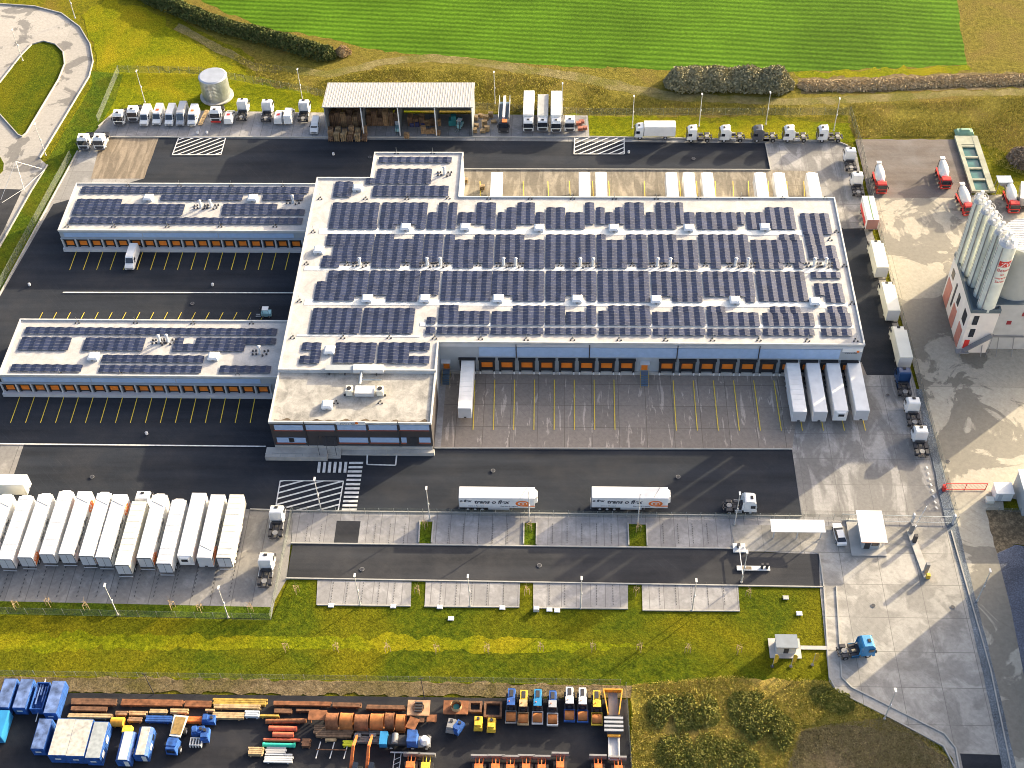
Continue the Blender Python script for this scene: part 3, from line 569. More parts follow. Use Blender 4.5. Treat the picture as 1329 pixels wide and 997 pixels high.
arr('solar array behind the office roof, middle of three', 8.72, [(T6, 413, 625, 800, 903)], 'solar arrays behind the office roof')
arr('notched solar array behind the office roof, rightmost of three', 8.72, [(T6, 632, 895, 800, 838), (T6, 628, 790, 838, 868), (T6, 625, 893, 868, 905)], 'solar arrays behind the office roof')
for ti, z, w, L in ((NW_, 5.32, 'northern', [('full-length strip on the back edge', [(140, 1262, 47, 77)]), ('short strip between two skylights', [(530, 935, 87, 113)]), ('short strip beside the vent cluster, right end', [(1030, 1235, 87, 113)]), ('stepped block at the left end', [(115, 340, 108, 132), (106, 650, 132, 185)]), ('stepped block right of the vents', [(835, 1105, 132, 158), (830, 1240, 158, 185)]), ('full-length strip along the dock edge', [(82, 1230, 198, 227)])]),
                    (SW_, 5.32, 'southern', [('full-length strip on the back edge', [(112, 1200, 82, 110)]), ('square block at the left end', [(95, 313, 125, 180)]), ('square block left of the vent cluster', [(370, 632, 127, 182)]), ('notched block right of the vent cluster', [(756, 797, 128, 154), (847, 1195, 128, 154), (748, 1060, 154, 184)]), ('strip between two skylights', [(443, 885, 202, 232)]), ('dock-edge strip at the left end', [(52, 360, 242, 272)]), ('dock-edge strip in the middle', [(432, 875, 246, 276)]), ('dock-edge strip at the right end', [(950, 1173, 248, 278)])])):
    for nm, sg in L: arr('solar array on the %s wing roof, %s' % (w, nm), z, [(ti,)+s for s in sg], 'solar arrays on the %s wing' % w)

# roof furniture
def rod():
    t = thing('lightning_rod', '', 'lightning rod'); MB().cyl((0, 0, 0), (0, 0, 1.6), .03, n=6).build('mast', steel, t)
    for k in range(3): a = R_(90+120*k); MB().cyl((.42*math.cos(a), .42*math.sin(a), 0), (.42*math.cos(a), .42*math.sin(a), .14), .17, n=8).build('foot_weight', black, t)
    m = MB(); [m.bar((0, 0, .6), (.42*math.cos(R_(90+120*k)), .42*math.sin(R_(90+120*k)), .1), .04) for k in range(3)]; m.build('tripod', dkm, t); return t
RODS = [(T6, a, b, 8.7) for a, b in ((565, 70), (775, 70), (985, 68), (1190, 70), (335, 70), (300, 238), (265, 400), (230, 590), (195, 775), (450, 775), (685, 775), (915, 778), (1148, 780), (470, 405), (770, 405), (1137, 407))] + \
       [(T7, a, b, 8.7) for a, b in ((110, 70), (325, 70), (537, 70), (750, 70), (965, 68), (1178, 68), (90, 785), (325, 785), (562, 785), (797, 787), (1035, 787), (1270, 787), (262, 408), (627, 408), (998, 408))] + \
       [(T8, a, b, 8.7) for a, b in ((105, 68), (320, 68), (378, 238), (418, 412), (457, 602), (475, 790), (345, 278), (133, 408), (230, 790))] + [(T2, 722, 778, 8.7), (T2, 905, 778, 8.7)] + \
       [(NW_, a, b, 5.3) for a, b in ((65, 243), (295, 243), (560, 243), (820, 243), (1090, 243), (365, 42), (620, 42), (875, 42), (1130, 45))] + [(SW_, a, b, 5.3) for a, b in ((520, 285), (1025, 287), (260, 285), (335, 62), (585, 62), (833, 65), (1085, 65))] + [((330, 480, 3.909), 415, 167, 8.2), ((330, 480, 3.909), 640, 167, 8.2)]
for ti, a, b, z in RODS:
    w = 'warehouse roof' if z > 8.5 else ('office roof' if z > 8 else ('northern wing roof' if ti is NW_ else 'southern wing roof'))
    spawn('rod', rod, G(ti[0]+a/ti[2], ti[1]+b/ti[2], z), 0, 'thin lightning rod on three black foot weights on the '+w, 'lightning rods on the '+w)
def skylight():
    t = thing('skylight', '', 'skylight'); MB().box(-.95, .95, -.95, .95, 0, .55).build('upstand', lgrey, t); MB().box(-1.05, 1.05, -1.05, 1.05, .555, .85, tx=.35, ty=.35).build('dome', white, t)
    MB().box(-.2, .2, -1.15, -1.06, .2, .5).build('opener', grey, t); return t
SK = [(T6, 525, 22), (T6, 768, 222), (T6, 1070, 222), (T6, 328, 338), (T6, 573, 585), (T6, 865, 585), (T6, 1237, 585), (T6, 383, 846), (T7, 155, 226), (T7, 533, 226), (T7, 913, 226), (T8, 12, 222), (T7, 347, 587), (T7, 747, 590), (T7, 1147, 593), (T8, 265, 600)]
SN = ['in the north-west corner beside small arrays', 'top row, leftmost', 'top row, second from left', 'at the left edge of the second row', 'lower row, leftmost', 'lower row, second from left', 'lower row, third from left', 'behind the office roof', 'top row, third from left', 'top row, fourth from left', 'top row, fifth from left', 'top row, rightmost', 'lower row, fourth from left', 'lower row, fifth from left', 'lower row, sixth from left', 'lower row, rightmost']
for (ti, a, b), s in zip(SK, SN): spawn('sk', skylight, G(ti[0]+a/ti[2], ti[1]+b/ti[2], 8.7), 0, 'white box skylight on the warehouse roof, '+s, 'white skylights')
for ti, a, b, z, s in ((NW_, 467, 108, 5.3, 'northern wing roof, left one'), (NW_, 980, 110, 5.3, 'northern wing roof, right one'), (SW_, 405, 214, 5.3, 'southern wing roof, left one'), (SW_, 922, 214, 5.3, 'southern wing roof, right one'), ((330, 480, 3.909), 372, 185, 8.2, 'office roof')):
    spawn('sk', skylight, G(ti[0]+a/ti[2], ti[1]+b/ti[2], z), 0, 'white box skylight on the '+s, 'white skylights')
def vent():
    t = thing('roof_vent', '', 'vent'); MB().cyl((0, 0, 0), (0, 0, 1.9), .28, n=12).build('pipe', white, t); MB().cyl((0, 0, 1.95), (0, 0, 2.15), .4, .1, n=12).build('cowl', lgrey, t)
    for x, y in ((-1.5, .5), (-.9, .6), (-1.4, -.4), (-.7, -.3), (.8, .5), (1.3, -.3), (.6, -.7), (1.5, .6)): MB().cyl((x, y, 0), (x, y, .3), .2, n=8).build('stub_pipe', dkm, t)
    return t
VT = [(T6, 537, 408, 8.7), (T6, 878, 408, 8.7), (T6, 945, 408, 8.7), (T6, 1265, 408, 8.7), (T7, 37, 410, 8.7), (T7, 363, 410, 8.7), (T7, 428, 410, 8.7), (T7, 755, 410, 8.7), (T7, 818, 410, 8.7), (T7, 1150, 410, 8.7), (T7, 1213, 410, 8.7), (T8, 262, 410, 8.7), (T8, 320, 410, 8.7)]
for i, (ti, a, b, z) in enumerate(VT): spawn('vent', vent, G(ti[0]+a/ti[2], ti[1]+b/ti[2], z), 0, 'white vent pipe amid dark stubs, %s from left along the middle walkway' % ORD[i], 'roof vents')
for ti, a, b, z, s in ((NW_, 725, 150, 5.3, 'northern wing, left of pair'), (NW_, 775, 148, 5.3, 'northern wing, right of pair'), (NW_, 1180, 125, 5.3, 'northern wing, right end'), (SW_, 690, 148, 5.3, 'southern wing, left of pair'), (SW_, 725, 146, 5.3, 'southern wing, right of pair'), (SW_, 1122, 195, 5.3, 'southern wing, right end'), (T2, 965, 885, 8.7, 'on the north-west roof corner')):
    spawn('vent', vent, G(ti[0]+a/ti[2], ti[1]+b/ti[2], z), 0, 'white vent pipe amid dark stubs '+s, 'roof vents')
# walkway strips on the roof: brighter membrane lanes (part of the warehouse)
lane = MB()
for ti, x0, x1, y0 in ((T6, 330, 340, 238), (T6, 250, 0, 0),): pass
for pa, pb, w in ((((414, 301)), (1060, 301.5), 1.7), ((395, 349.5), (1085, 350.5), 1.3), ((395, 393.5), (1100, 394.5), 1.6), ((545, 422), (1108, 423.5), .9), ((385, 436), (545, 436), .5)):
    A = G(*pa, 8.71); B = G(*pb, 8.71); lane.box(A.x-wx, B.x-wx, (A.y+B.y)/2-wy-w/2, (A.y+B.y)/2-wy+w/2, 8.705, 8.76)
lane.build('walkway', mat('bright_membrane', (.66, .66, .62), .7, var=.06), wh)
# office roof plant
t = thing('ventilation_duct', 'long grey and white duct housing at the back of the office roof', 'air handling', tuple(G(462, 483, 8.2)))
MB().box(-5.7, -.4, -.6, .7, .3, 1.2).build('grey_housing', wallg, t); MB().box(-.38, 5.4, -.6, .7, .3, 1.4).build('white_housing', white, t)
MB().cyl((1.2, -.6, .8), (1.2, -3.8, .8), .28, n=12).build('duct', steel, t); MB().cyl((1.5, -2.6, .7), (5.2, -2.6, .7), .2, n=12).build('duct', steel, t)
for x in (-5, -2, 1, 4): MB().box(x-.1, x+.1, -.9, .9, 0, .4).build('support', dkm, t)
t = thing('chiller', 'grey roof chiller with two fan units in the middle of the office roof', 'air conditioner', tuple(G(474, 511, 8.2)))
MB().box(-1.8, 1.8, -1, 1, .3, 1.2).build('housing', lgrey, t)
for x in (-2.9, 2.9):
    u = MB().box(x-.6, x+.6, -.7, .7, .1, 1.5).build('fan_unit', offw, t); MB().cyl((x, 0, 1.5), (x, 0, 1.6), .45, n=12).build('fan', black, u)
for x in (-3.8, 3.8): MB().cyl((x, -.5, 0), (x, -.5, .3), .2, n=8).build('foot', black, t)

# ================================================================ VEHICLES (front towards +x)
def wheels(t, xs, y, r=.5, w=.3, hub=lgrey):
    for x in xs:
        for s in (-1, 1):
            o = MB().cyl((x, s*(y-w), r), (x, s*y, r), r, n=16).build('wheel', black, t); MB().cyl((x, s*y, r), (x, s*(y+.02), r), r*.5, n=10).build('rim', hub, o)
def cab(t, x0, x1, z1, m, hw=1.24, low=.75, deflect=True, hatch=True):
    L = x1-x0; prof = [(x0, low), (x1, low), (x1+.02, 1.7), (x1-.22, z1-.55), (x1-.65, z1-.12), (x0+.25, z1), (x0, z1-.1)]
    c = MB(); n = len(prof); ins = [0, 0, 0, .1, .22, .22, .12]
    c.prism([(x, -hw+i, z) for (x, z), i in zip(prof, ins)], [(x, hw-i, z) for (x, z), i in zip(prof, ins)]); body = c.build('cab', m, t)
    MB().prism([(x1+.035, -hw+.08, 1.7), (x1+.035, hw-.08, 1.7), (x1-.17, hw-.14, 2.78), (x1-.17, -hw+.14, 2.78)], [(x1+.06, -hw+.08, 1.7), (x1+.06, hw-.08, 1.7), (x1-.13, hw-.14, 2.78), (x1-.13, -hw+.14, 2.78)]).build('windscreen', gls, t)
    for s in (-1, 1):
        MB().box(x1-1.15, x1-.3, s*(hw-.0)-.03, s*(hw-.0)+.03, 1.8, 2.5).build('side_window', gls, t)
        MB().box(x1-.1, x1+.06, s*(hw+.16)-.1, s*(hw+.16)+.1, 1.8, 2.5).build('mirror', dkm, t)
        MB().box(x1+.03, x1+.1, s*.95-.2, s*.95+.2, .72, .92).build('headlight', silver, t)
    MB().box(x1-.3, x1+.1, -hw, hw, .38, .74).build('bumper', m if m is not white else dgrey, t)
    MB().box(x1+.02, x1+.08, -.95, .95, .8, 1.4).build('grille', dkm, t)
    if hatch: MB().box(x1-1.2, x1-.75, -.3, .3, z1-.1, z1+.05).build('roof_hatch', black, t)
    return body
def tractor(m, fairing=True):
    t = thing('truck_tractor', '', 'truck'); cab(t, .75, 3.0, 3.55, m)
    c = MB(); c.box(-3.0, 2.6, -.5, -.32, .72, .95); c.box(-3.0, 2.6, .32, .5, .72, .95); c.box(-2.9, -2.7, -.9, .9, .7, .95); c.box(.2, .6, -.9, .9, .75, 1.35); c.box(-1.0, -.5, -.31, .31, .7, .9)
    for s in (-1, 1): c.box(-.9, .45, s*.95-.28, s*.95+.28, .5, 1.05)
    c.build('chassis', dkm, t); MB().cyl((-1.75, 0, .98), (-1.75, 0, 1.12), .5, n=16).build('fifth_wheel', grey, t)
    for s in (-1, 1): MB().side([(-2.45, 1.0), (-1.2, 1.0), (-1.35, 1.14), (-2.3, 1.14)], s*.93-.3, s*.93+.3).build('mudguard', dkm, t)
    if fairing:
        MB().prism([(.72, -1.2, 1.2), (.3, -1.15, 1.2), (.4, -1.1, 3.2), (.72, -1.15, 3.3)], [(.72, -1.14, 1.2), (.3, -1.1, 1.2), (.4, -1.05, 3.2), (.72, -1.1, 3.3)]).build('side_fairing', m, t)
        MB().prism([(.72, 1.2, 1.2), (.3, 1.15, 1.2), (.4, 1.1, 3.2), (.72, 1.15, 3.3)], [(.72, 1.14, 1.2), (.3, 1.1, 1.2), (.4, 1.05, 3.2), (.72, 1.1, 3.3)]).build('side_fairing', m, t)
        for s in (-1, 1): MB().box(-.85, .45, s*1.2-.03, s*1.2+.03, .45, 1.1).build('side_skirt', m, t)
    wheels(t, [1.95], 1.22); wheels(t, [-1.8], 1.22, .5, .55, grey); return t
def boxtruck(mbox, mcab, L=6.6, z1=3.75, mroof=None):
    t = thing('box_truck', '', 'truck'); H = (L+2.4)/2; xf = H; cab(t, xf-2.0, xf, min(3.4, z1-.25), mcab)
    b = MB(); b.box(-H, xf-2.15, -1.27, 1.27, 1.05, z1, None); o = b.build('cargo_box', mbox, t); MB().box(-H+.04, xf-2.2, -1.2, 1.2, z1+.002, z1+.04).build('box_roof', mroof or mbox, t)
    MB().box(-H-.05, -H-.002, -1.2, 1.2, 1.2, z1-.12).build('rear_door', lgrey, t); MB().box(-H-.12, -H-.06, -1.2, 1.2, .55, .72).build('underride_bar', dkm, t)
    MB().box(-H+.1, xf-1.9, -.5, .5, .65, 1.04).build('chassis', dkm, t); wheels(t, [xf-1.25], 1.2, .48); wheels(t, [-H+2.2], 1.2, .48, .5); return t
def logo(t, x, y, z, s, side=-1):
    m = MB(); yy = y
    def ring(cx, cz, a, b, r0, r1, k=24, e=.012):
        for i in range(k):
            p, q = 2*math.pi*i/k, 2*math.pi*(i+1)/k
            P = [(cx+a*r*math.cos(u), yy, cz+b*r*math.sin(u)) for r, u in ((r0, p), (r1, p), (r1, q), (r0, q))]; m.prism(P, [(u[0], yy+side*e, u[2]) for u in P])
    ring(x, z, 1.15*s, .75*s, .66, 1.0); ring(x+.08*s, z-.06*s, 1.15*s, .75*s, .22, .5, e=.016)
    m.box(x, x+2.0*s, yy, yy+side*.02, z-.78*s, z-.5*s); m.build('emblem', logoO, t)
def trailer(kind='plain', reefer=False, ribs=False, mbox=None, front=None):
    t = thing('semi_trailer', '', 'trailer'); mb_ = mbox or white; L = 13.6; h = L/2
    b = MB().box(-h, h, -1.28, 1.28, 1.15, 3.95)
    b.build('cargo_box', mb_, t)
    r = MB().box(-h+.06, h-.06, -1.2, 1.2, 3.953, 3.99)
    if ribs:
        for k in range(11): x = -h+.7+k*1.22; r.box(x-.03, x+.03, -1.22, 1.22, 3.993, 4.03, None)
    r.build('box_roof', offw if ribs and mbox else white, t)
    if kind != 'plain':
        rr = MB()
        if kind == 'flag': rr.bar((-h+.4, 1.2, 4.0), (-h+2.0, -1.2, 4.0), .1)
        else: rr.bar((h-2.6, -1.2, 4.0), (h-1.4, 1.2, 4.0), .1)
        rr.build('roof_seam', grey, t)
    f = MB(); f.box(-h+.3, h-.2, -.55, -.4, .85, 1.14); f.box(-h+.3, h-.2, .4, .55, .85, 1.14)
    for x in (-5.6, -4.3, -3.0, 1, 3.5, 5): f.box(x-.08, x+.08, -.95, .95, .75, 1.1)
    f.build('underframe', dkm, t)
    for s in (-1, 1): MB().box(2.6, 2.8, s*.9-.08, s*.9+.08, .1, 1.1).build('landing_leg', grey, t); MB().box(-1.6, 2.2, s*1.2-.03, s*1.2+.03, .5, 1.05).build('side_guard', lgrey, t)
    wheels(t, [-5.3, -4.0, -2.7], 1.22, .5, .38)
    d = MB().box(-h-.05, -h-.003, -1.25, 1.25, 1.2, 3.9).build('rear_frame', dkm, t)
    for s in (-1, 1): MB().box(-h-.08, -h-.052, s*.61-.57, s*.61+.57, 1.3, 3.78).build('rear_door', lgrey if not front == 'grey' else wallg, d)
    MB().box(-h-.15, -h-.09, -1.2, 1.2, .5, .68).build('underride_bar', lgrey, t)
    if reefer:
        MB().prism([(h+.003, -.95, 2.1), (h+.003, .95, 2.1), (h+.003, .95, 3.9), (h+.003, -.95, 3.9)], [(h+.5, -.75, 2.2), (h+.5, .75, 2.2), (h+.42, .7, 3.75), (h+.42, -.7, 3.75)]).build('cooling_unit', white, t)
        MB().box(h+.505, h+.54, -.55, .55, 2.9, 3.5).build('fan_grille', black, t)
    else:
        MB().box(h+.003, h+.06, -1.2, 1.2, 1.25, 3.88).build('front_bulkhead', lgrey, t); MB().box(h+.065, h+.12, -.25, .25, 1.3, 1.6).build('coupling_panel', dkm, t)
    if kind in ('flex', 'flag'):
        for s in (-1, 1):
            rot = (R_(90), 0, 0) if s < 0 else (R_(90), 0, R_(180)); e = 1.285*s
            g = lambda x: x if s < 0 else -x
            text_mesh('trans o flex', 1.35, inkm, t, (g(-4.1), e, 2.4), rot, shear=.25, bold=.045); text_mesh('o flex', .9, inkm, t, (g(-6.7), e, 2.8), rot, shear=.25, bold=.035)
            text_mesh('trans-o-flex.com', .42, inkm, t, (g(-5.2), e, 1.5), rot, shear=.2); text_mesh('Express & Logistik', .42, inkm, t, (g(.6), e, 1.5), rot, shear=.2)
            logo(t, 4.6, e, 2.45, 1.1, s)
    if kind == 'tail':
        for s in (-1, 1):
            rot = (R_(90), 0, 0) if s < 0 else (R_(90), 0, R_(180)); g = lambda x: x if s < 0 else -x
            logo(t, -5.6, 1.285*s, 2.5, .85, s); MB().box(-h+.2, -h+2.1, s*1.285-.01*(s < 0), s*1.285+.01*(s > 0), 1.3, 1.9).build('orange_stripe', logoO, t)
            text_mesh('trans o flex', 1.1, inkm, t, (g(-2.6), 1.285*s, 2.3), rot, shear=.25, bold=.02)
    return t
def van(m, L=5.9, H=2.5, mark=None):
    t = thing('delivery_van', '', 'van'); h = L/2; prof = [(-h, .4), (h, .4), (h, .95), (h-.25, 1.15), (h-.95, 1.35), (h-1.75, H-.1), (h-2.1, H), (-h+.15, H), (-h, H-.2)]
    ins = [0, 0, .06, .08, .05, .16, .18, .18, .15]; MB().prism([(x, -1+i, z) for (x, z), i in zip(prof, ins)], [(x, 1-i, z) for (x, z), i in zip(prof, ins)]).build('body', m, t)
    MB().prism([(h-.98, -.82, 1.4), (h-.98, .82, 1.4), (h-1.62, .76, H-.3), (h-1.62, -.76, H-.3)], [(h-.92, -.82, 1.42), (h-.92, .82, 1.42), (h-1.56, .76, H-.26), (h-1.56, -.76, H-.26)]).build('windscreen', gls, t)
    for s in (-1, 1):
        MB().box(h-2.5, h-1.55, s*.93-.03, s*.93+.03, 1.35, 1.95).build('side_window', gls, t); MB().box(h-.1, h+.03, s*.75-.15, s*.75+.15, .7, .9).build('headlight', silver, t); MB().box(h-1.5, h-1.35, s*1.1-.08, s*1.1+.08, 1.3, 1.6).build('mirror', dkm, t)
    MB().box(h-.02, h+.04, -.6, .6, .5, .75).build('grille', dkm, t); MB().box(-h-.03, -h-.002, -.75, .75, .6, 2.0).build('rear_door', m, t)
    if mark: MB().box(h-3.4, h-2.6, -.4, .4, H+.002, H+.02).build('decal', mark, t)
    wheels(t, [h-.95, -h+1.1], .98, .34, .22); return t
def carbody(m, L=4.6):
    t = thing('parked_car', '', 'car'); h = L/2
    MB().prism([(x, -.9+i, z) for x, z, i in ((-h, .35, .08), (h, .35, .1), (h, .7, .15), (h-1.0, .9, .05), (-h+.5, .95, .05), (-h, .85, .1))], [(x, .9-i, z) for x, z, i in ((-h, .35, .08), (h, .35, .1), (h, .7, .15), (h-1.0, .9, .05), (-h+.5, .95, .05), (-h, .85, .1))]).build('body', m, t)
    MB().prism([(-h+.35, -.82, .9), (h-1.1, -.82, .9), (h-1.1, .82, .9), (-h+.35, .82, .9)], [(-h+.95, -.6, 1.4), (h-1.9, -.6, 1.4), (h-1.9, .6, 1.4), (-h+.95, .6, 1.4)]).build('windows', gls, t)
    MB().box(-h+1.0, h-1.95, -.58, .58, 1.402, 1.45).build('roof', m, t)
    for s in (-1, 1): MB().box(h-.12, h+.02, s*.62-.18, s*.62+.18, .55, .7).build('headlight', silver, t)
    wheels(t, [h-.85, -h+.85], .9, .33, .2); return t
def mixer():
    t = thing('mixer_truck', '', 'truck'); cab(t, 2.6, 4.5, 3.0, red, hatch=False); MB().box(-4.4, 2.5, -.5, .5, .75, 1.1).build('chassis', dkm, t)
    c = MB(); pts = [(-3.9, .5, 3.5), (-3.2, .85, 3.2), (-1.6, 1.2, 2.75), (.2, 1.2, 2.45), (1.6, .85, 2.2), (2.0, .5, 2.15)]
    n = 18; base = len(c.v)
    for (x, r, z) in pts:
        for i in range(n): a = 2*math.pi*i/n; c.v.append((x, r*math.cos(a), z+r*math.sin(a)))
    for k in range(len(pts)-1):
        for i in range(n): c.f.append((k*n+i, k*n+(i+1) % n, (k+1)*n+(i+1) % n, (k+1)*n+i)); c.mi.append(0); c.sm.append(True)
    c.f.append(tuple(range(n))); c.f.append(tuple(range((len(pts)-1)*n, len(pts)*n))); c.mi += [0, 0]; c.sm += [False]*2
    c.build('drum', mat('drum_paint', (.7, .7, .64), .4, var=.1), t)
    MB().prism([(-4.5, -.4, 3.6), (-3.8, -.4, 3.6), (-3.8, .4, 3.6), (-4.5, .4, 3.6)], [(-4.7, -.6, 4.2), (-3.6, -.6, 4.2), (-3.6, .6, 4.2), (-4.7, .6, 4.2)]).build('hopper', lgrey, t); MB().side([(-4.3, 2.6), (-5.2, 1.5), (-5.1, 1.4), (-4.1, 2.5)], -.25, .25).build('chute', grey, t)
    MB().box(1.9, 2.5, -.9, .9, 1.1, 2.6).build('water_tank', red, t); s_ = MB(); s_.bar((-4.1, -.7, 1.1), (-4.1, -.6, 3.4), .15); s_.bar((-4.1, .7, 1.1), (-4.1, .6, 3.4), .15); s_.build('drum_support', dkm, t)
    for s in (-1, 1): MB().box(-3.9, 1.8, s*1.0-.2, s*1.0+.2, 1.1, 1.2).build('mudguard', red, t)
    wheels(t, [3.7, 2.1, -1.6, -3.0], 1.22, .5, .4, red); t.scale = (.8, .92, .86); return t
def at(px, py, head, L, anchor='end', W=2.5):
    p = G(px, py)
    if anchor == 'end': d = Vector((0, L/2, 0))            # south end touches the pixel
    elif anchor == 'side': d = Vector((0, W/2, 0))
    else: d = Vector((0, 0, 0))
    q = p+d; return Vector((q.x, q.y, Z+.0))
gT = 'white tractor units'
TR = lambda m, px, py, head, label, key, grp='tractor units parked around the depot', an='end': spawn(key, lambda: tractor(m), at(px, py, head, 6.2, an), head, label, grp)
TR(white, 155.6, 166, 270, 'white tractor unit, leftmost in the row behind the tan gravel patch', 'tw')
TR(white, 174, 161, 270, 'white tractor unit parked left of the row of white vans', 'tw')
TR(white, 110, 197.5, 270, 'white tractor unit at the site edge, left of the front pair', 'tw'); TR(white, 130.5, 197.5, 270, 'white tractor unit at the site edge, right of the front pair', 'tw')
def tred():
    t = tractor(white); 
    MB().box(3.11, 3.14, -1.2, 1.2, .42, .9).build('red_trim', red, t); return t
spawn('tr', tred, at(281, 162, 270, 6.2), 270, 'white and red tractor unit in front of the steel tank', 'tractor units parked around the depot')
TR(white, 313, 161.8, 90, 'white tractor unit facing away, first right of the steel tank', 'tw'); TR(white, 345, 163, 90, 'white tractor unit facing away, between the small vans left of the shed', 'tw'); TR(white, 393, 163.5, 90, 'white tractor unit facing away, nearest the open shed', 'tw')
TR(white, 739.4, 174.6, 270, 'white tractor unit next to red pallets on the north pavement', 'tw')
for px, key, m, s in ((907.5, 'tg2', white, 'white tractor unit facing left, first right of the box truck'), (950, 'tw', white, 'white tractor unit facing left, second right of the box truck'), (992.5, 'tdg', dgrey, 'grey tractor unit facing left in the northern verge row'), (1032.5, 'tw', white, 'white tractor unit facing left, just right of the grey one'), (1077, 'tg2', white, 'white tractor unit facing left at the north-east corner')):
    spawn(key, (lambda m=m, key=key: tractor(m, key != 'tg2')), at(px, 186.5, 180, 6.2, 'side'), 180, s, 'tractor units parked around the depot')
TR(white, 1104.8, 227.8, 90, 'white tractor unit by the east fence, topmost', 'tg2'); TR(white, 1114, 260, 90, 'white tractor unit by the east fence, behind the red and white truck', 'tg2')
TR(dblue, 1174.5, 521, 90, 'dark blue tractor unit by the east fence', 'tdb'); TR(white, 1187, 560.6, 90, 'white tractor unit by the east fence, just below the blue one', 'tg2'); TR(white, 1196.7, 599, 90, 'white tractor unit by the east fence, lowest of the column', 'tg2')
TR(white, 357, 705, 90, 'white tractor unit facing away beside the hatched area', 'tw'); TR(white, 343, 768, 90, 'white tractor unit facing away at the lower corner of the trailer park', 'tw')
TR(white, 959, 669, 0, 'white tractor unit facing right at the end of the southern road', 'tw', an='side'); 
spawn('tlb', lambda: tractor(lblue), at(1109, 857, 8, 6.2, 'side'), 8, 'bright blue tractor unit driving in by the entrance kerb', 'tractor units parked around the depot')
# vans row
for px, py, m, k, L_, H_, mk, s in ((187.5, 166, white, 'v1', 5.9, 2.6, None, 'plain white van, leftmost of the five vans'), (204, 165, white, 'v2', 5.9, 2.6, orr, 'white van with an orange roof mark, second of the five vans'), (220, 166, white, 'v3', 6.2, 2.6, None, 'plain white van, middle of the five vans'), (234.5, 166.4, silver, 'v4', 6.6, 3.0, None, 'grey-roofed taller van, fourth of the five vans'), (249.5, 166, white, 'v2', 5.9, 2.6, orr, 'white van with an orange roof mark, nearest the timber plank')):
    spawn(k, lambda m=m, L_=L_, H_=H_, mk=mk: van(m, L_, H_, mk), at(px, py, 270, L_), 270, s, 'vans by the steel tank')
spawn('v5', lambda: van(white, 4.6, 2.0, red), at(297, 164, 90, 4.6), 90, 'small white van just right of the red and white tractor', 'small vans'); spawn('v5', None, at(361.6, 164, 90, 4.6), 90, 'small white van with red roof mark, left of the tall grey-backed van', 'small vans')
spawn('v6', lambda: van(white, 5.2, 2.7), at(374.4, 164, 90, 5.2), 90, 'tall white van facing away, beside the tractor nearest the shed', 'small vans'); spawn('v7', lambda: van(white, 4.9, 1.9), at(408, 176.3, 270, 4.9), 270, 'white estate van beside the pallets at the shed corner', 'small vans')
spawn('v8', lambda: van(white, 6.2, 2.6), at(169, 353, 270, 6.2), 270, 'white van standing at the northern wing docks', 'small vans')
def hm(m1, L, z, mr=None): return lambda: boxtruck(m1, white, L, z, mr)
spawn('b1', hm(white, 9.2, 3.9), at(685.7, 174.6, 270, 11.6), 270, 'long white box truck, left of three side by side', 'box trucks behind the depot'); spawn('b2', hm(white, 8.2, 3.3, tarp), at(704.2, 173.4, 270, 10.6), 270, 'lower grey-roofed box truck, middle of three', 'box trucks behind the depot'); spawn('b1', None, at(721.5, 175, 270, 11.6), 270, 'long white box truck, right of three side by side', 'box trucks behind the depot')
def flat():
    t = thing('flatbed_truck', '', 'truck'); cab(t, 3.4, 5.3, 3.0, dkm); b = MB().box(-5.3, 3.2, -1.27, 1.27, 1.05, 1.4).build('load_bed', mat('blue_grey_steel', (.09, .15, .22), .5), t)
    for s in (-1, 1): MB().box(-5.3, 3.2, s*1.25-.05, s*1.25+.05, 1.4, 3.4).build('side_wall', wallg, t)
    MB().box(-5.2, 3.1, -.28, .28, 1.45, 3.3).build('centre_beam', white, t); MB().box(3.7, 4.9, -.35, .8, 2.95, 3.12).build('roof_panel', orr, t); MB().box(-5.2, 3.4, -.5, .5, .65, 1.04).build('chassis', dkm, t); wheels(t, [4.2], 1.2); wheels(t, [-2.2, -3.6], 1.2, .5, .5); return t
spawn('fl', flat, at(653.7, 174.8, 270, 10.6), 270, 'black and orange truck with open grey body beside loose crates')
spawn('b3', hm(white, 7.0, 3.7), at(849.5, 183, 180, 9.4, 'side'), 180, 'white box truck parked sideways facing left on the north road')
# column by the east fence (facing north)
def rw():
    t = thing('swap_body_trailer', '', 'trailer'); MB().box(-3.9, 3.9, -1.27, 1.27, 1.2, 4.0).build('cargo_box', white, t); MB().box(-3.85, 3.85, -.12, .12, 4.003, 4.03).build('roof_stripe', mat('green_stripe', (.12, .2, .08), .6), t)
    for s in (-1, 1): MB().box(-3.0, 3.6, s*1.285-.01, s*1.285+.01, 1.3, 2.6).build('red_panel', red, t)
    MB().box(-3.96, -3.903, -1.2, 1.2, 1.3, 3.9).build('rear_door', mat('faded_red_door', (.4, .2, .17), .6), t); MB().box(-3.8, 3.9, -.5, .5, .7, 1.19).build('chassis', dkm, t); wheels(t, [-2.4, -1.1, 2.6], 1.2, .48, .4); MB().box(3.903, 4.2, -.9, .9, 1.6, 3.6).build('front_unit', lgrey, t); return t
spawn('rw', rw, at(1129, 304.5, 90, 7.9), 90, 'red and white box trailer with striped roof by the east fence')
cb = lambda: boxtruck(offw, offw, 7.2, 3.9, offw)
for px, py, s in ((1141, 366, 'top one of three'), (1155.5, 422, 'middle one of three'), (1171, 482.5, 'lowest of three, above the blue tractor')): spawn('b4', cb, at(px, py, 90, 9.6), 90, 'cream box truck by the east fence, '+s, 'cream box trucks')
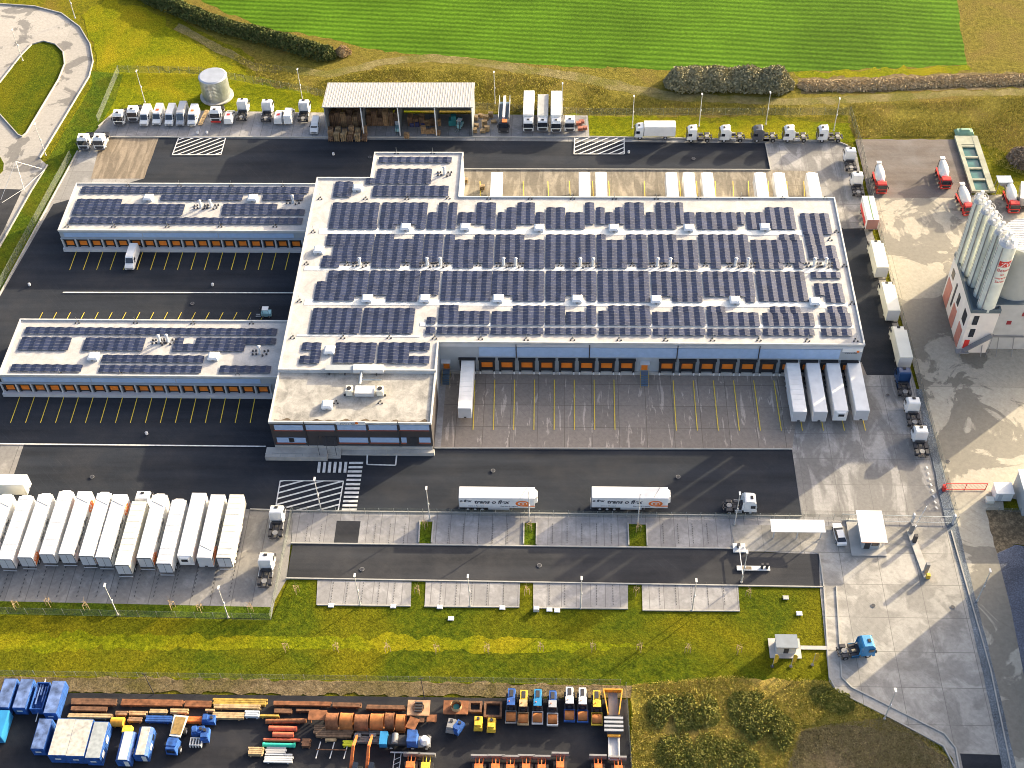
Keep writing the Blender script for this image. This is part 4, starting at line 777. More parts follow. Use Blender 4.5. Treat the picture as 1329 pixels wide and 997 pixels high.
# dock trailers, south side
TL = 'trailers at the south docks'
def trl(key, px, py, head, s, g, **k): return spawn(key, lambda: trailer(**k), at(px, py, head, 13.7), head, s, g)
trl('tplr', 604.2, 549, 270, 'ribbed white trailer alone at the leftmost south dock', TL, ribs=True)
trl('tplr', 1034.5, 553.5, 270, 'white trailer at the right-hand docks, first of four', TL, ribs=True); trl('tpl', 1061, 553.5, 270, 'white trailer at the right-hand docks, second of four', TL); trl('tre', 1087.5, 552.3, 270, 'white trailer with cooling unit, third of four', TL, reefer=True); trl('tpl', 1115, 552, 270, 'white trailer at the right-hand docks, last of four', TL)
# north docks (backed against the building)
for i, px in enumerate((645, 758.5, 780, 871, 893.5, 917.5, 986, 1010.5, 1053.5)):
    x = G(px, 226, 4).x
    spawn('tre' if i else 'tpl', (lambda: trailer(reefer=True)), (x, 45.9+7.2, Z), 90, 'white trailer backed to the north wall, %s from the left' % ORD[i], 'trailers at the north docks')
# trailer park
TP = [(-11, 742.5, 90, 'tail', {}), (15.3, 744, 90, 'plainr', dict(ribs=True, reefer=True)), (41, 741.5, 90, 'tail', {}), (68.6, 737.5, 90, 'plainr', {}), (93.5, 737.3, 90, 'flex', {}), (119.4, 739.8, 90, 'tail', {}), (140.5, 741.5, 90, 'flex', {}), (165.5, 751.5, 90, 'cream', {}), (193.5, 742.3, 90, 'tail', {}), (218.8, 749.5, 90, 'plainr', {}), (245.5, 739.6, 270, 'reef', {}), (270.5, 742, 270, 'flex', {}), (295.5, 742, 90, 'cream', {})]
KW = {'tail': dict(kind='tail', reefer=True), 'plainr': dict(ribs=True, reefer=True), 'flex': dict(kind='flex'), 'cream': dict(ribs=True, mbox=offw), 'reef': dict(reefer=True)}
TXT = {'tail': 'white trailer with orange rear corner', 'plainr': 'white trailer with ribbed roof', 'flex': 'white trailer with lettered side', 'cream': 'cream-sided trailer', 'reef': 'white trailer showing its cooling unit'}
for i, (px, py, hd, k, _) in enumerate(TP): spawn('P'+k, lambda k=k: trailer(**KW[k]), at(px, py, hd, 13.75), hd, '%s in the trailer park, %s from the left' % (TXT[k], ORD[i]), 'trailers in the trailer park')
_q = G(165.5, 751.5); spawn('tw', None, (_q.x, _q.y+13.75+.15, Z), 90, 'white tractor unit coupled to the eighth trailer, cab just above the row', 'tractor units parked around the depot')
spawn('Pcream', None, at(-8, 647.5, 0, 13.7, 'side'), 0, 'cream trailer lying across the left edge of the southern road', 'trailers in the yard')
for px, s in ((645.5, 'left'), (816.5, 'right')): spawn('PflexS', lambda: trailer(kind='flex', reefer=True), at(px, 664.8, 0, 13.7, 'side'), 0, 'white lettered trailer on the southern road, %s one of two' % s, 'lettered trailers on the road')
spawn('car', lambda: carbody(white), at(1090.5, 711, 90, 4.6), 95, 'white car with dark windows beside the gatehouse')
for px, py, s in ((1143.2, 254, 'leftmost'), (1226.3, 248, 'second from left, beside the water basin'), (1254, 282.5, 'second from right, below the water basin'), (1314.7, 279.5, 'rightmost, at the photo edge')): spawn('mx', mixer, at(px, py, 270, 7.4), 270 if px != 1254 else 276, 'red and white concrete mixer, '+s, 'concrete mixers')

# ================================================================ NORTH SIDE STRUCTURES
t = thing('storage_shed', 'open-fronted storage shed with pale ribbed roof, full of pallets', 'shed', (0, 0, 0)); X0, X1, Y0, Y1, ZF, ZB = -46.2, -11.6, 78.1, 88.2, 8.4, 7.7
t.location = (X0, Y0, Z); l = X1-X0; dpt = Y1-Y0
r = MB(); r.prism([(-.3, -.3, ZF), (l+.3, -.3, ZF), (l+.3, dpt+.2, ZB), (-.3, dpt+.2, ZB)], [(-.3, -.3, ZF+.16), (l+.3, -.3, ZF+.16), (l+.3, dpt+.2, ZB+.16), (-.3, dpt+.2, ZB+.16)])
for k in range(58): x = k*.6; r.prism([(x, -.25, ZF+.162), (x+.12, -.25, ZF+.162), (x+.12, dpt+.15, ZB+.162), (x, dpt+.15, ZB+.162)], [(x+.03, -.25, ZF+.21), (x+.09, -.25, ZF+.21), (x+.09, dpt+.15, ZB+.21), (x+.03, dpt+.15, ZB+.21)])
r.build('roof', mat('pale_ribbed_roof', (.34, .34, .335), .5, var=.08), t)
sw = mat('shed_cladding', (.2, .22, .23), .6); MB().box(0, l, dpt-.2, dpt, 0, ZB-.05).build('back_wall', sw, t)
for x in (0, l-.18): MB().prism([(x, 0, 0), (x+.18, 0, 0), (x+.18, dpt-.21, 0), (x, dpt-.21, 0)], [(x, 0, ZF-.05), (x+.18, 0, ZF-.05), (x+.18, dpt-.21, ZB), (x, dpt-.21, ZB)]).build('side_wall', sw, t)
for k in range(1, 4): x = l*k/4; MB().box(x-.12, x+.12, .05, .3, 0, ZF-.1).build('post', white, t)
for k in range(1, 4): x = l*k/4; MB().box(x-.04, x+.04, .35, dpt-.25, 0, 5.5).build('partition', sw, t)
def pstack(n, m, w=1.2):
    def f():
        t = thing('pallet_stack', '', 'pallet stack'); b = MB()
        for k in range(n):
            z = k*.29; b.box(-w/2, w/2, -.42, .42, z+.12, z+.16)
            for x in (-w/2, -.06, w/2-.12): b.box(x, x+.12, -.4, .4, z, z+.118)
            for x in (-.5, -.3, -.1, .1, .3, .5): b.box(x*w/1.2-.06, x*w/1.2+.06, -.42, .42, z+.162, z+.24)
        b.build('pallets', m, t); return t
    return f
gp = 'pallet stacks at the shed'
def stack(px_or_w, n, m, s, rot=0, z=Z): spawn('ps%d%s' % (n, m.name), pstack(n, m), (px_or_w[0], px_or_w[1], z), rot, s, gp)
i = 0
for r_ in range(3):
    for c in range(6):
        n = random.choice((3, 5, 6, 7, 8)); stack((X0+.9+c*1.6+random.uniform(-.1, .1), Y0-.9+r_*1.2-.8), n, random.choice((wood, wood3, wood2)), 'stack of wooden pallets standing in front of the shed\'s left bay', random.uniform(-5, 5))
for bay, cnt, rng in ((0, 18, (9, 15)), (1, 14, (8, 14)), (2, 9, (5, 9))):
    for k in range(cnt):
        x = X0+.9+bay*l/4+(k % 6)*1.35+(1.2 if bay == 2 else 0); y = Y0+(4.2 if bay else 3.6)+(k//6)*1.6
        stack((x, y), random.randint(*rng), random.choice((wood, wood3)), 'stack of wooden pallets inside the shed, in its %s bay from the left' % ORD[bay], random.uniform(-4, 4))
for k, (x, y, n) in enumerate(((25.2, 1.2, 5), (24.0, 1.1, 4), (22.8, 1.2, 7), (26.2, .6, 4), (18.9, -.6, 5))): stack((X0+x, Y0+y), n, wood, 'short pallet stack on the floor edge of the shed\'s third bay', random.uniform(-15, 15))
for k, (px, py, n) in enumerate(((617, 157, 4), (624, 153, 3), (631, 156, 4), (637, 153, 5), (618, 166, 3), (629, 165, 6), (632, 171, 5), (616, 173, 4), (641, 160, 2), (627, 173, 3))): stack(G(px, py), n, wood2, 'pale timber pallets stacked right of the shed', random.uniform(-20, 20))
for px, py in ((751, 163), (755, 161), (753, 170), (759, 169)): spawn('rp', pstack(3, mat('reddish_pallet', (.4, .16, .11), .8, 0, .3, 2)), Vector((*G(px, py).xy, Z)), random.uniform(-8, 8), 'low stack of reddish pallets at the end of the north pavement', 'reddish pallets')
for px, py, n, s in ((599, 246, 6, 'by the notch wall'), (604, 238, 4, 'behind the notch wall stack'), (626, 247, 4, 'beside the first north trailer')): stack(G(px, py), n, wood2, 'tan pallet stack on the north apron, '+s, 4)
def fork():
    t = thing('forklift', '', 'forklift'); MB().box(-1.3, .7, -.6, .6, .3, 1.2).build('body', mat('pale_teal_paint', (.3, .55, .6), .5), t); MB().box(-.9, .4, -.55, .55, 2.1, 2.2).build('roof_guard', white, t)
    m = MB(); [m.bar((x, y, 1.2), (x, y, 2.1), .08) for x in (-.85, .35) for y in (-.5, .5)]; m.build('guard_post', dkm, t); m = MB(); [m.box(.75, .9, y-.06, y+.06, .1, 2.6) for y in (-.4, .4)]; m.build('mast', dkm, t); wheels(t, [.4, -.9], .62, .3, .2)
    MB().box(.9, 2.0, -.35, -.2, .1, .16).build('fork', steel, t); MB().box(.9, 2.0, .2, .35, .1, .16).build('fork', steel, t); return t
spawn('fk', fork, (X0+31.2, Y0+3.2, Z), 250, 'pale teal forklift inside the right bay of the shed', 'forklifts'); spawn('fk', None, (X0+16.6, Y0+2.0, Z), 280, 'forklift between the second and third shed bays', 'forklifts'); spawn('fk', None, Vector((*G(345, 411).xy, Z)), 180, 'forklift behind the right end of the southern wing', 'forklifts')
t = thing('packing_baler', 'teal baling machine at the back of the right shed bay', 'machine', (X0+30.2, Y0+4.6, Z)); MB().box(-1.6, 1.6, -.8, .8, .1, 1.5).build('frame', mat('teal_paint', (.02, .16, .18), .5), t); MB().box(-1.0, .2, -.6, .6, 1.51, 2.6).build('press', MAT['teal_paint'], t); MB().box(.4, 1.2, -.82, -.805, .5, 1.3).build('door', white, t)
for k in range(5): a = MB().box(-.5, .5, -.5, .5, 0, 1.0+.15*(k % 2)).build('storage_crate', mat('dark_blue_crate', (.04, .045, .12), .6)); a.location = (X0+19.8+(k % 3)*1.3, Y0+4+(k//3)*1.3, Z); tag(a, 'dark blue plastic crate at the back of the shed\'s third bay', 'crate', 'dark crates in the shed')
# steel tank
a = G(279, 136); t = thing('water_tank', 'corrugated galvanised steel tank on a round base behind the vans', 'tank', (a.x, a.y+3.2, Z)); R0 = 3.4
w = MB()
for k in range(28): w.cyl((0, 0, .3+k*.2), (0, 0, .3+k*.2+.2), R0+(.04 if k % 2 else 0), R0+(0 if k % 2 else .04), n=40, cap=False)
w.build('shell', steel, t); MB().cyl((0, 0, 5.9), (0, 0, 6.15), R0+.08, R0-.3, n=40).build('lid', mat('tank_lid', (.45, .48, .52), .45, .5, .1), t); MB().cyl((0, 0, 0), (0, 0, .28), 4.1, n=40).build('base_ring', concw, t)
lad = MB(); [lad.bar((s*.25, -R0-.15, .3), (s*.25, -R0-.15, 6.2), .05) for s in (-1, 1)]; [lad.bar((-.25, -R0-.15, .5+.35*k), (.25, -R0-.15, .5+.35*k), .04) for k in range(16)]; lad.build('ladder', steel, t)
o = MB().box(-.5, .5, -3, 3, .02, .12); [o.box(-.5, .5, y-.05, y+.05, .125, .2) for y in (-2.5, 0, 2.5)]
o = o.build('timber_board', wood2); o.location = Vector((*G(264.5, 154).xy, Z)); o.rotation_euler = (0, 0, R_(-6)); tag(o, 'tan timber board lying beside the rightmost van', 'board')

# lamp posts ---------------------------------------------------------
def lamp():
    t = thing('street_lamp', '', 'street lamp'); MB().cyl((0, 0, 0), (0, 0, 9), .11, .06, n=8).build('pole', mat('lamp_pole_grey', (.5, .5, .48), .5), t); MB().cyl((0, 0, 0), (0, 0, .25), .22, n=8).build('base', concw, t)
    MB().box(-.18, .55, -.16, .16, 9.002, 9.1).build('lamp_head', white, t); MB().box(-.12, .12, -.2, -.1, 4.4, 4.8).build('sensor_box', white, t); return t
for px, py, s in ((153.6, 799.2, 'left one below the trailer park'), (296.7, 802.5, 'right one below the trailer park'), (468, 786.7, 'first on the lower parking bays'), (610.5, 788, 'second on the lower parking bays'), (753.6, 790.8, 'third on the lower parking bays'), (898, 793.6, 'fourth on the lower parking bays'), (1147.5, 934, 'by the entrance kerb at lower right'), (558, 675, 'between the zebra crossing and the lettered trailers'), (687, 677.5, 'at the nose of the left lettered trailer'), (827.5, 681, 'in front of the right lettered trailer'), (953, 682, 'beside the tractor at the road end'), (417, 663, 'at the hatched area below the office'),
                  (962, 757, 'by the traffic lane island'), (393, 132, 'behind the tractor nearest the shed'), (642.6, 136, 'behind the loose crates'), (729.8, 151, 'behind the three box trucks'), (820.6, 167.5, 'left of the sideways box truck'), (907, 165, 'behind the first left-facing tractor'), (993.6, 163, 'behind the grey tractor'), (1081.6, 171, 'at the north-east corner'), (188.5, 134, 'behind the white vans'), (60, 203, 'beside the loop road'), (1267.6, 781, 'beside the plant road, lower right'), (30, 60+20, 'on the grass island of the loop road'), (98, 25, 'at the top of the loop road')):
    spawn('lamp', lamp, Vector((*G(px, py).xy, Z)), 90, 'tall grey street lamp '+s, 'street lamps')
def manhole(): 
    t = thing('bollard', '', 'bollard'); MB().cyl((0, 0, 0), (0, 0, .5), .28, n=12).build('post', white, t); MB().cyl((0, 0, .502), (0, 0, .6), .3, .1, n=12).build('cap', lgrey, t); return t
for px, py, s in ((39, 371.5, 'on the asphalt west of the wings'), (276.5, 371.5, 'between the two wings, left'), (191, 564.5, 'below the southern wing'), (433, 202, 'on the north road'), (816, 199.5, 'beside the northern hatched area'), (257, 174, 'left of the pair by the timber board'), (269, 174, 'right of the pair by the timber board')): spawn('bo', manhole, Vector((*G(px, py).xy, Z)), 0, 'small white bollard '+s, 'white bollards')

def drain():
    t = thing('manhole_cover', '', 'manhole cover'); MB().cyl((0, 0, 0), (0, 0, .03), .42, n=16).build('ring', grey, t); MB().cyl((0, 0, .031), (0, 0, .05), .34, n=16).build('lid', dkm, t); return t
for px, py, s in ((1152, 514, 'east yard, right of the dock trailers'), (1133, 787, 'entrance yard, by the left kerb'), (1236, 789, 'entrance yard, by the gravel strip'), (480, 205, 'north road, by the roof corner'), (640, 612, 'southern road, above the left trailer'), (880, 620, 'southern road, left of the tractor'), (250, 395, 'yard between the wings'), (120, 620, 'southern road, above the trailer park'), (700, 735, 'lower road, middle'), (470, 740, 'lower road, left part'), (900, 207, 'north road, right part'), (1230, 600, 'plant yard beside the fence')): spawn('dr', drain, Vector((*G(px, py).xy, Z)), 0, 'round dark manhole cover: '+s, 'manhole covers')
# fences -----------------------------------------------------------------
def fence(label, pts, h=2.0, sp=2.5, world=False, m=None, pw=.07, alpha=True):
    P = [Vector(p) if world else G(*p).xy for p in pts]; t = thing('fence', label, 'fence', (P[0].x, P[0].y, Z)); pm = MB(); mesh = MB(); cnt = 0
    for a, b in zip(P, P[1:]):
        L = (b-a).length; n = max(1, round(L/sp)); a_ = a-P[0]; b_ = b-P[0]
        mesh.poly([(*a_, .05), (*b_, .05), (*b_, h-.05), (*a_, h-.05)]); mesh.bar((*a_, h-.03), (*b_, h-.03), .05, None); mesh.bar((*a_, .08), (*b_, .08), .05)
        for k in range(n+1 if b is P[-1] else n):
            p = a_.lerp(b_, k/n); o = MB().box(p.x-pw/2, p.x+pw/2, p.y-pw/2, p.y+pw/2, 0, h+.05)
            cnt += 1
            if cnt <= 95: o.build('post', m or steel, t)
    mesh.build('wire_mesh', FENCE, t); return t
fence('wire fence round the trailer park, along the green strip and footway', [(-60, 796), (352, 806), (380, 667)], 2.0, 3.2)
fence('wire fence along the footway south of the long road', [(381, 667), (1100, 677)], 1.8, 2.6)
fence('wire fence behind the vans and the steel tank', [(128, 160), (155, 95), (260, 97), (400, 122), (425, 128)], 2.0)
fence('wire fence behind the box trucks and left-facing tractors', [(617, 143), (765, 151), (1102, 150)], 2.0, 3)
fence('grey wire fence down the east side of the depot', [(1103, 150), (1118, 200), (1131, 262), (1151, 350), (1176, 440), (1200, 530), (1232, 645), (1241, 680)], 2.2, 2.5)
fence('wire fence along the north edge of the machine yard', [(-60, 876), (805, 889)], 1.5, 3.5)
fence('wire fence on the right side of the machine yard', [(812, 893), (820, 1010)], 1.5, 2.5)
fence('wire fence beside the footpath at the western site edge', [(93, 205), (-4, 384)], 2.0, 2.5)
# sliding gates
t = thing('sliding_gate', 'red sliding gate across the plant road', 'gate', (*G(1225, 637).xy, Z)); e = G(1278, 637)-G(1225, 637)
m = MB(); m.bar((0, 0, .15), (e.x, e.y, .15), .14); m.bar((0, 0, 1.9), (e.x, e.y, 1.9), .14); [m.bar((e.x*k/2, e.y*k/2, 0), (e.x*k/2, e.y*k/2, 1.95), .16) for k in range(3)]; m.build('frame', red, t)
m = MB(); [m.bar((e.x*k/30, e.y*k/30, .15), (e.x*k/30, e.y*k/30, 1.9), .035) for k in range(31)]; m.build('bars', mat('faded_red', (.5, .2, .15), .6), t); MB().box(-.4, .1, -.4, .4, 0, 1.2).build('motor_box', red, t)
t = thing('sliding_gate', 'long grey sliding gate crossing the depot entrance', 'gate', (*G(1090, 677).xy, Z)); e = G(1240, 681)-G(1090, 677)
m = MB(); m.bar((0, 0, .2), (e.x, e.y, .2), .14); m.bar((0, 0, 2.0), (e.x, e.y, 2.0), .14); m.build('frame', steel, t); m = MB(); [m.bar((e.x*k/70, e.y*k/70, .2), (e.x*k/70, e.y*k/70, 2.0), .035) for k in range(71)]; m.build('bars', steel, t)
for k in (.62, .97): MB().box(e.x*k-.15, e.x*k+.15, e.y*k-.3, e.y*k+.3, 0, 2.6).build('gate_post', lgrey, t)
# shelters and gatehouse
a = G(1003, 700); b = G(1064, 702); t = thing('bike_shelter', 'long white-roofed shelter on three posts beside the white car', 'shelter', (a.x, a.y, Z)); l = b.x-a.x
MB().prism([(-.6, -.3, 2.35), (l+.6, -.3, 2.35), (l+.6, 2.2, 2.6), (-.6, 2.2, 2.6)], [(-.6, -.3, 2.47), (l+.6, -.3, 2.47), (l+.6, 2.2, 2.72), (-.6, 2.2, 2.72)]).build('roof', white, t)
for k in range(3): MB().box(l*k/2-.08, l*k/2+.08, .0, .16, 0, 2.34).build('post', lgrey, t); MB().box(l*k/2-.08, l*k/2+.08, 1.9, 2.05, 0, 2.5).build('post', lgrey, t)
MB().box(-.3, l+.3, 2.08, 2.12, .3, 2.2).build('back_panel', FENCE, t)
a = G(1117, 714); t = thing('gatehouse', 'small gatehouse with overhanging white roof by the barrier', 'gatehouse', (a.x, a.y, Z)); MB().box(0, 3.0, 0, 5.2, .15, 2.8).build('wall', wallg, t); MB().box(-.5, 4.0, -.6, 6.2, 2.81, 3.0).build('roof', white, t); MB().box(-.51, 4.01, -.63, -.602, 2.8, 3.01).build('roof_edge', mat('terracotta_trim', (.5, .2, .12), .6), t)
MB().box(-1.8, 4.3, -1.4, 6.5, 0, .14).build('base_slab', concw, t); MB().box(.4, 1.4, -.04, -.003, .2, 2.2).build('door', dkm, t); MB().box(1.6, 2.8, -.04, -.003, 1.1, 2.1).build('window', gls, t); MB().box(3.003, 3.05, .6, 4.6, 1.1, 2.2).build('window', gls, t)
for s_ in (.3, 2.2): MB().box(3.7, 3.85, s_*2, s_*2+.15, .14, 2.8).build('post', lgrey, t)
# entrance island with readers and barrier
ai = G(1180, 690); bi = G(1203, 752); t = thing('entrance_island', 'raised narrow island with card readers at the depot entrance', 'traffic island', (ai.x, ai.y, Z)); d = (bi-ai).xy
n_ = Vector((-d.y, d.x)).normalized()*.6; z4 = lambda z: [(*(-n_), z), (*(d-n_), z), (*(d+n_), z), (*n_, z)]
MB().prism(z4(0), z4(.25)).build('kerb_base', concw, t)
for k, (h_, mm) in enumerate(((2.6, grey), (2.2, dkm), (2.8, grey), (1.3, yellow))):
    p = d*(.05, .25, .88, 1.0)[k]; MB().box(p.x-.3, p.x+.3, p.y-.3, p.y+.3, .26, h_).build('card_reader' if k < 3 else 'guard_post', mm, t)
def barrier():
    t = thing('barrier', '', 'barrier'); MB().box(-.25, .25, -.2, .2, 0, 1.1).build('post', lgrey, t); m = MB(); m.bar((0, 0, 1.0), (1.6, 0, 5.4), .12); m.build('boom', white, t); return t
spawn('bar', barrier, Vector((*G(1186, 688).xy, Z)), 40, 'raised white barrier boom at the depot entrance', 'barriers')
t = thing('barrier', 'lowered white barrier boom across the lower road', 'barrier', (*G(958, 712).xy, Z)); e = G(963, 753)-G(958, 712); MB().box(-.25, .25, -.3, .3, 0, 1.1).build('post', dkm, t); m = MB(); m.bar((0, 0, 1.0), (e.x, e.y, 1.0), .16); m.build('boom', white, t); MB().box(e.x-.1, e.x+.1, e.y-.1, e.y+.1, 0, .95).build('rest_post', lgrey, t)
t = thing('traffic_island', 'white-painted lane island with two ticket posts on the lower road', 'traffic island', (*G(956, 739).xy, Z)); e = G(999, 740)-G(956, 739); m = MB(); m.box(0, e.x, -.45, .45, 0, .22); m.build('kerb_base', WPAINT, t)
for x in (.75, .9): MB().box(e.x*x-.2, e.x*x+.2, -.2, .2, .225, 1.5).build('ticket_post', dkm, t)
MB().box(e.x*.3-.8, e.x*.3+.8, -.3, .3, .224, .26).build('paving_inset', TANG, t)
o = MB().box(-1.1, 1.1, -.9, .9, 0, .3); [o.box(x-.08, x+.08, -.1, .1, .3, .6) for x in (-.7, .7)]
o = o.build('concrete_pad', WPAINT); o.location = Vector((*G(959, 713).xy, Z)); tag(o, 'white concrete pad under the lowered barrier', 'concrete pad')
# kiosk and flags
a = G(1005, 852); t = thing('substation_kiosk', 'grey transformer kiosk on a pale slab in the lawn', 'kiosk', (a.x, a.y, Z)); MB().box(-.8, 4.4, -.5, 3.2, 0, .12).build('base_slab', concw, t); MB().box(.2, 3.4, .3, 2.4, .122, 2.2).build('body', lgrey, t); MB().box(0, 3.6, .1, 2.6, 2.205, 2.45).build('roof', mat('kiosk_roof', (.2, .23, .26), .6), t); MB().box(1.4, 2.2, .26, .297, .3, 1.8).build('door', dkm, t)
MB().box(4.42, 9.2, 1.2, 1.9, 0, .1).build('path_slab', concw, t)
def flag():
    t = thing('feather_flag', '', 'flag'); MB().cyl((0, 0, 0), (0, 0, 3.6), .04, n=6).build('pole', lgrey, t); MB().prism([(.03, 0, .6), (.8, 0, .9), (.9, 0, 2.6), (.5, 0, 3.5), (.03, 0, 3.7)], [(.03, .03, .6), (.8, .03, .9), (.9, .03, 2.6), (.5, .03, 3.5), (.03, .03, 3.7)]).build('flag_cloth', yellow, t); MB().cyl((0, 0, 0), (0, 0, .08), .3, n=8).build('foot', dkm, t); return t
for px, py, s in ((1002, 866, 'left of the grey kiosk'), (1026, 866, 'below the grey kiosk'), (1054, 864, 'right of the kiosk, near the kerb')): spawn('flag', flag, Vector((*G(px, py).xy, Z)), 20, 'yellow feather flag '+s, 'yellow flags')
for px, py, s, mm in ((1019.5, 777, 'near the lower road', concw), (696, 793, 'beside the lower bays', lgrey), (713, 792.5, 'second beside the lower bays', white), (723, 793.5, 'third beside the lower bays', white), (585.5, 804, 'on the lawn below the second bays', white), (430, 787, 'left of the first lamp', white), (510.5, 788, 'right of the first lamp', white), (571, 789, 'left of the second lamp', white), (652, 790, 'right of the second lamp', white), (1037, 797.5, 'round-edged near the entrance', white)):
    hh_ = .7 if mm is lgrey else .1; o = MB().box(-.5, .5, -.4, .4, 0, hh_); o.box(-.42, .42, -.32, .32, hh_+.002, hh_+.05); o = o.build('service_cover', mm); o.location = Vector((*G(px, py).xy, Z)); tag(o, 'pale concrete service cover '+s, 'manhole cover', 'service covers')
def sapling():
    t = thing('young_tree', '', 'young tree'); tr = MB(); tr.cyl((0, 0, 0), (.05, 0, 2.6), .04, .02, n=6); tr.build('trunk', bark, t); c = MB()
    for k in range(9): a = k*2.4; z = 1.2+.16*k; c.bar((.03, 0, z), (.03+.5*math.cos(a), .5*math.sin(a), z+.5), .025)
    c.build('branches', bark, t)
    for k in range(3): a = R_(30+120*k); MB().cyl((.5*math.cos(a), .5*math.sin(a), 0), (.5*math.cos(a), .5*math.sin(a), 1.8), .05, n=6).build('stake', wood2, t)
    m = MB(); [m.bar((.5*math.cos(R_(30+120*k)), .5*math.sin(R_(30+120*k)), 1.7), (.5*math.cos(R_(150+120*k)), .5*math.sin(R_(150+120*k)), 1.7), .06) for k in range(3)]; m.build('crossbar', wood2, t); return t
i = 0
for L_, s in (([(22, 790), (65, 787), (114, 792), (224.5, 790), (261, 794), (326.5, 794)], 'in the green strip below the trailer park'), ([(371.7, 845), (437.5, 845), (503.6, 846), (566.7, 847), (632.8, 847), (701.7, 845), (769, 845), (830, 845), (892, 847), (957.8, 848)], 'in the long lawn row'), ([(385.6, 770), (542.5, 771), (683.6, 772), (825.3, 772), (971, 775)], 'between the lower parking bays'), ([(552, 686), (687.6, 688), (828, 690)], 'in the grass beds of the upper bays')):
    for k, (px, py) in enumerate(L_): spawn('sap', sapling, Vector((*G(px, py).xy, Z)), k*37, 'bare young tree on stakes %s, %s from left' % (s, ORD[k]), 'staked young trees')

# ================================================================ CONCRETE PLANT
a = G(1241, 463); TX, TY = a.x, a.y; HT = 12.0; bN = G(1221, 386)
A = G(1261.5, 403.4, HT); B = G(1298.4, 402.2, HT); C = G(1238.9, 328.4, HT)
x0, x1, y0, y1 = A.x, B.x, A.y, C.y
t = thing('concrete_plant', 'pale concrete plant tower with red doors below five silos', 'building', (x0, y0, 0)); wx_, dy_ = x1-x0, y1-y0
MB().box(0, wx_, 0, dy_, 0, HT-.6).build('wall', pinkw, t); m = MB(); [m.box(*q, HT-.6, HT+.3) for q in ((-.1, wx_+.1, -.1, .3), (-.1, wx_+.1, dy_-.3, dy_+.1), (-.1, .3, .301, dy_-.301), (wx_-.3, wx_+.1, .301, dy_-.301))]; m.build('parapet', slate, t); MB().box(.31, wx_-.31, .31, dy_-.31, HT-.59, HT-.4).build('roof', slate, t)
def tw(nm, mm, u0, u1, z0, z1, par=t): return MB().box(u0*wx_, u1*wx_, -.1, -.003, z0, z1).build(nm, mm, par)
tw('window', gls, .15, .33, 8.2, 10.6); tw('window', gls, .17, .35, 4.8, 7.0); tw('door', red, .1, .28, 1.6, 3.9)
for (v0, v1, z0, z1, mm, nm) in ((.08, .2, 6.5, 9.5, gls, 'window'), (.08, .24, .4, 5.2, mat('faded_red', (.5, .2, .15), .6), 'roller_door'), (.4, .56, .4, 5.2, MAT['faded_red'], 'roller_door'), (.42, .5, 6.2, 8.8, gls, 'window'), (.75, .95, .4, 6.2, MAT['faded_red'], 'roller_door'), (.8, .9, 7.4, 9.4, gls, 'window'), (.62, .66, 3, 9, dkm, 'duct')):
    MB().box(-.1, -.003, v0*dy_, v1*dy_, z0, z1).build(nm, mm, t)
st_ = MB(); st_.prism([(wx_*.95, -1.2, 5.6), (wx_*.95, -.12, 5.6), (wx_*.15, -.12, 1.5), (wx_*.15, -1.2, 1.5)], [(wx_*.95, -1.2, 5.9), (wx_*.95, -.12, 5.9), (wx_*.15, -.12, 1.8), (wx_*.15, -1.2, 1.8)]); st_.box(-.8, wx_*.3, -1.3, -.12, 1.2, 1.45); st_.bar((0, -1.25, 0), (0, -1.25, 2.4), .12); st_.bar((wx_*.95, -1.2, 0), (wx_*.95, -1.2, 6.8), .12); st_.bar((0, -1.2, 2.5), (wx_*.95, -1.2, 6.8), .07); st_.build('outside_stair', grey, t)
p0 = G(1280, 396, HT); p1 = G(1247.5, 338, HT)
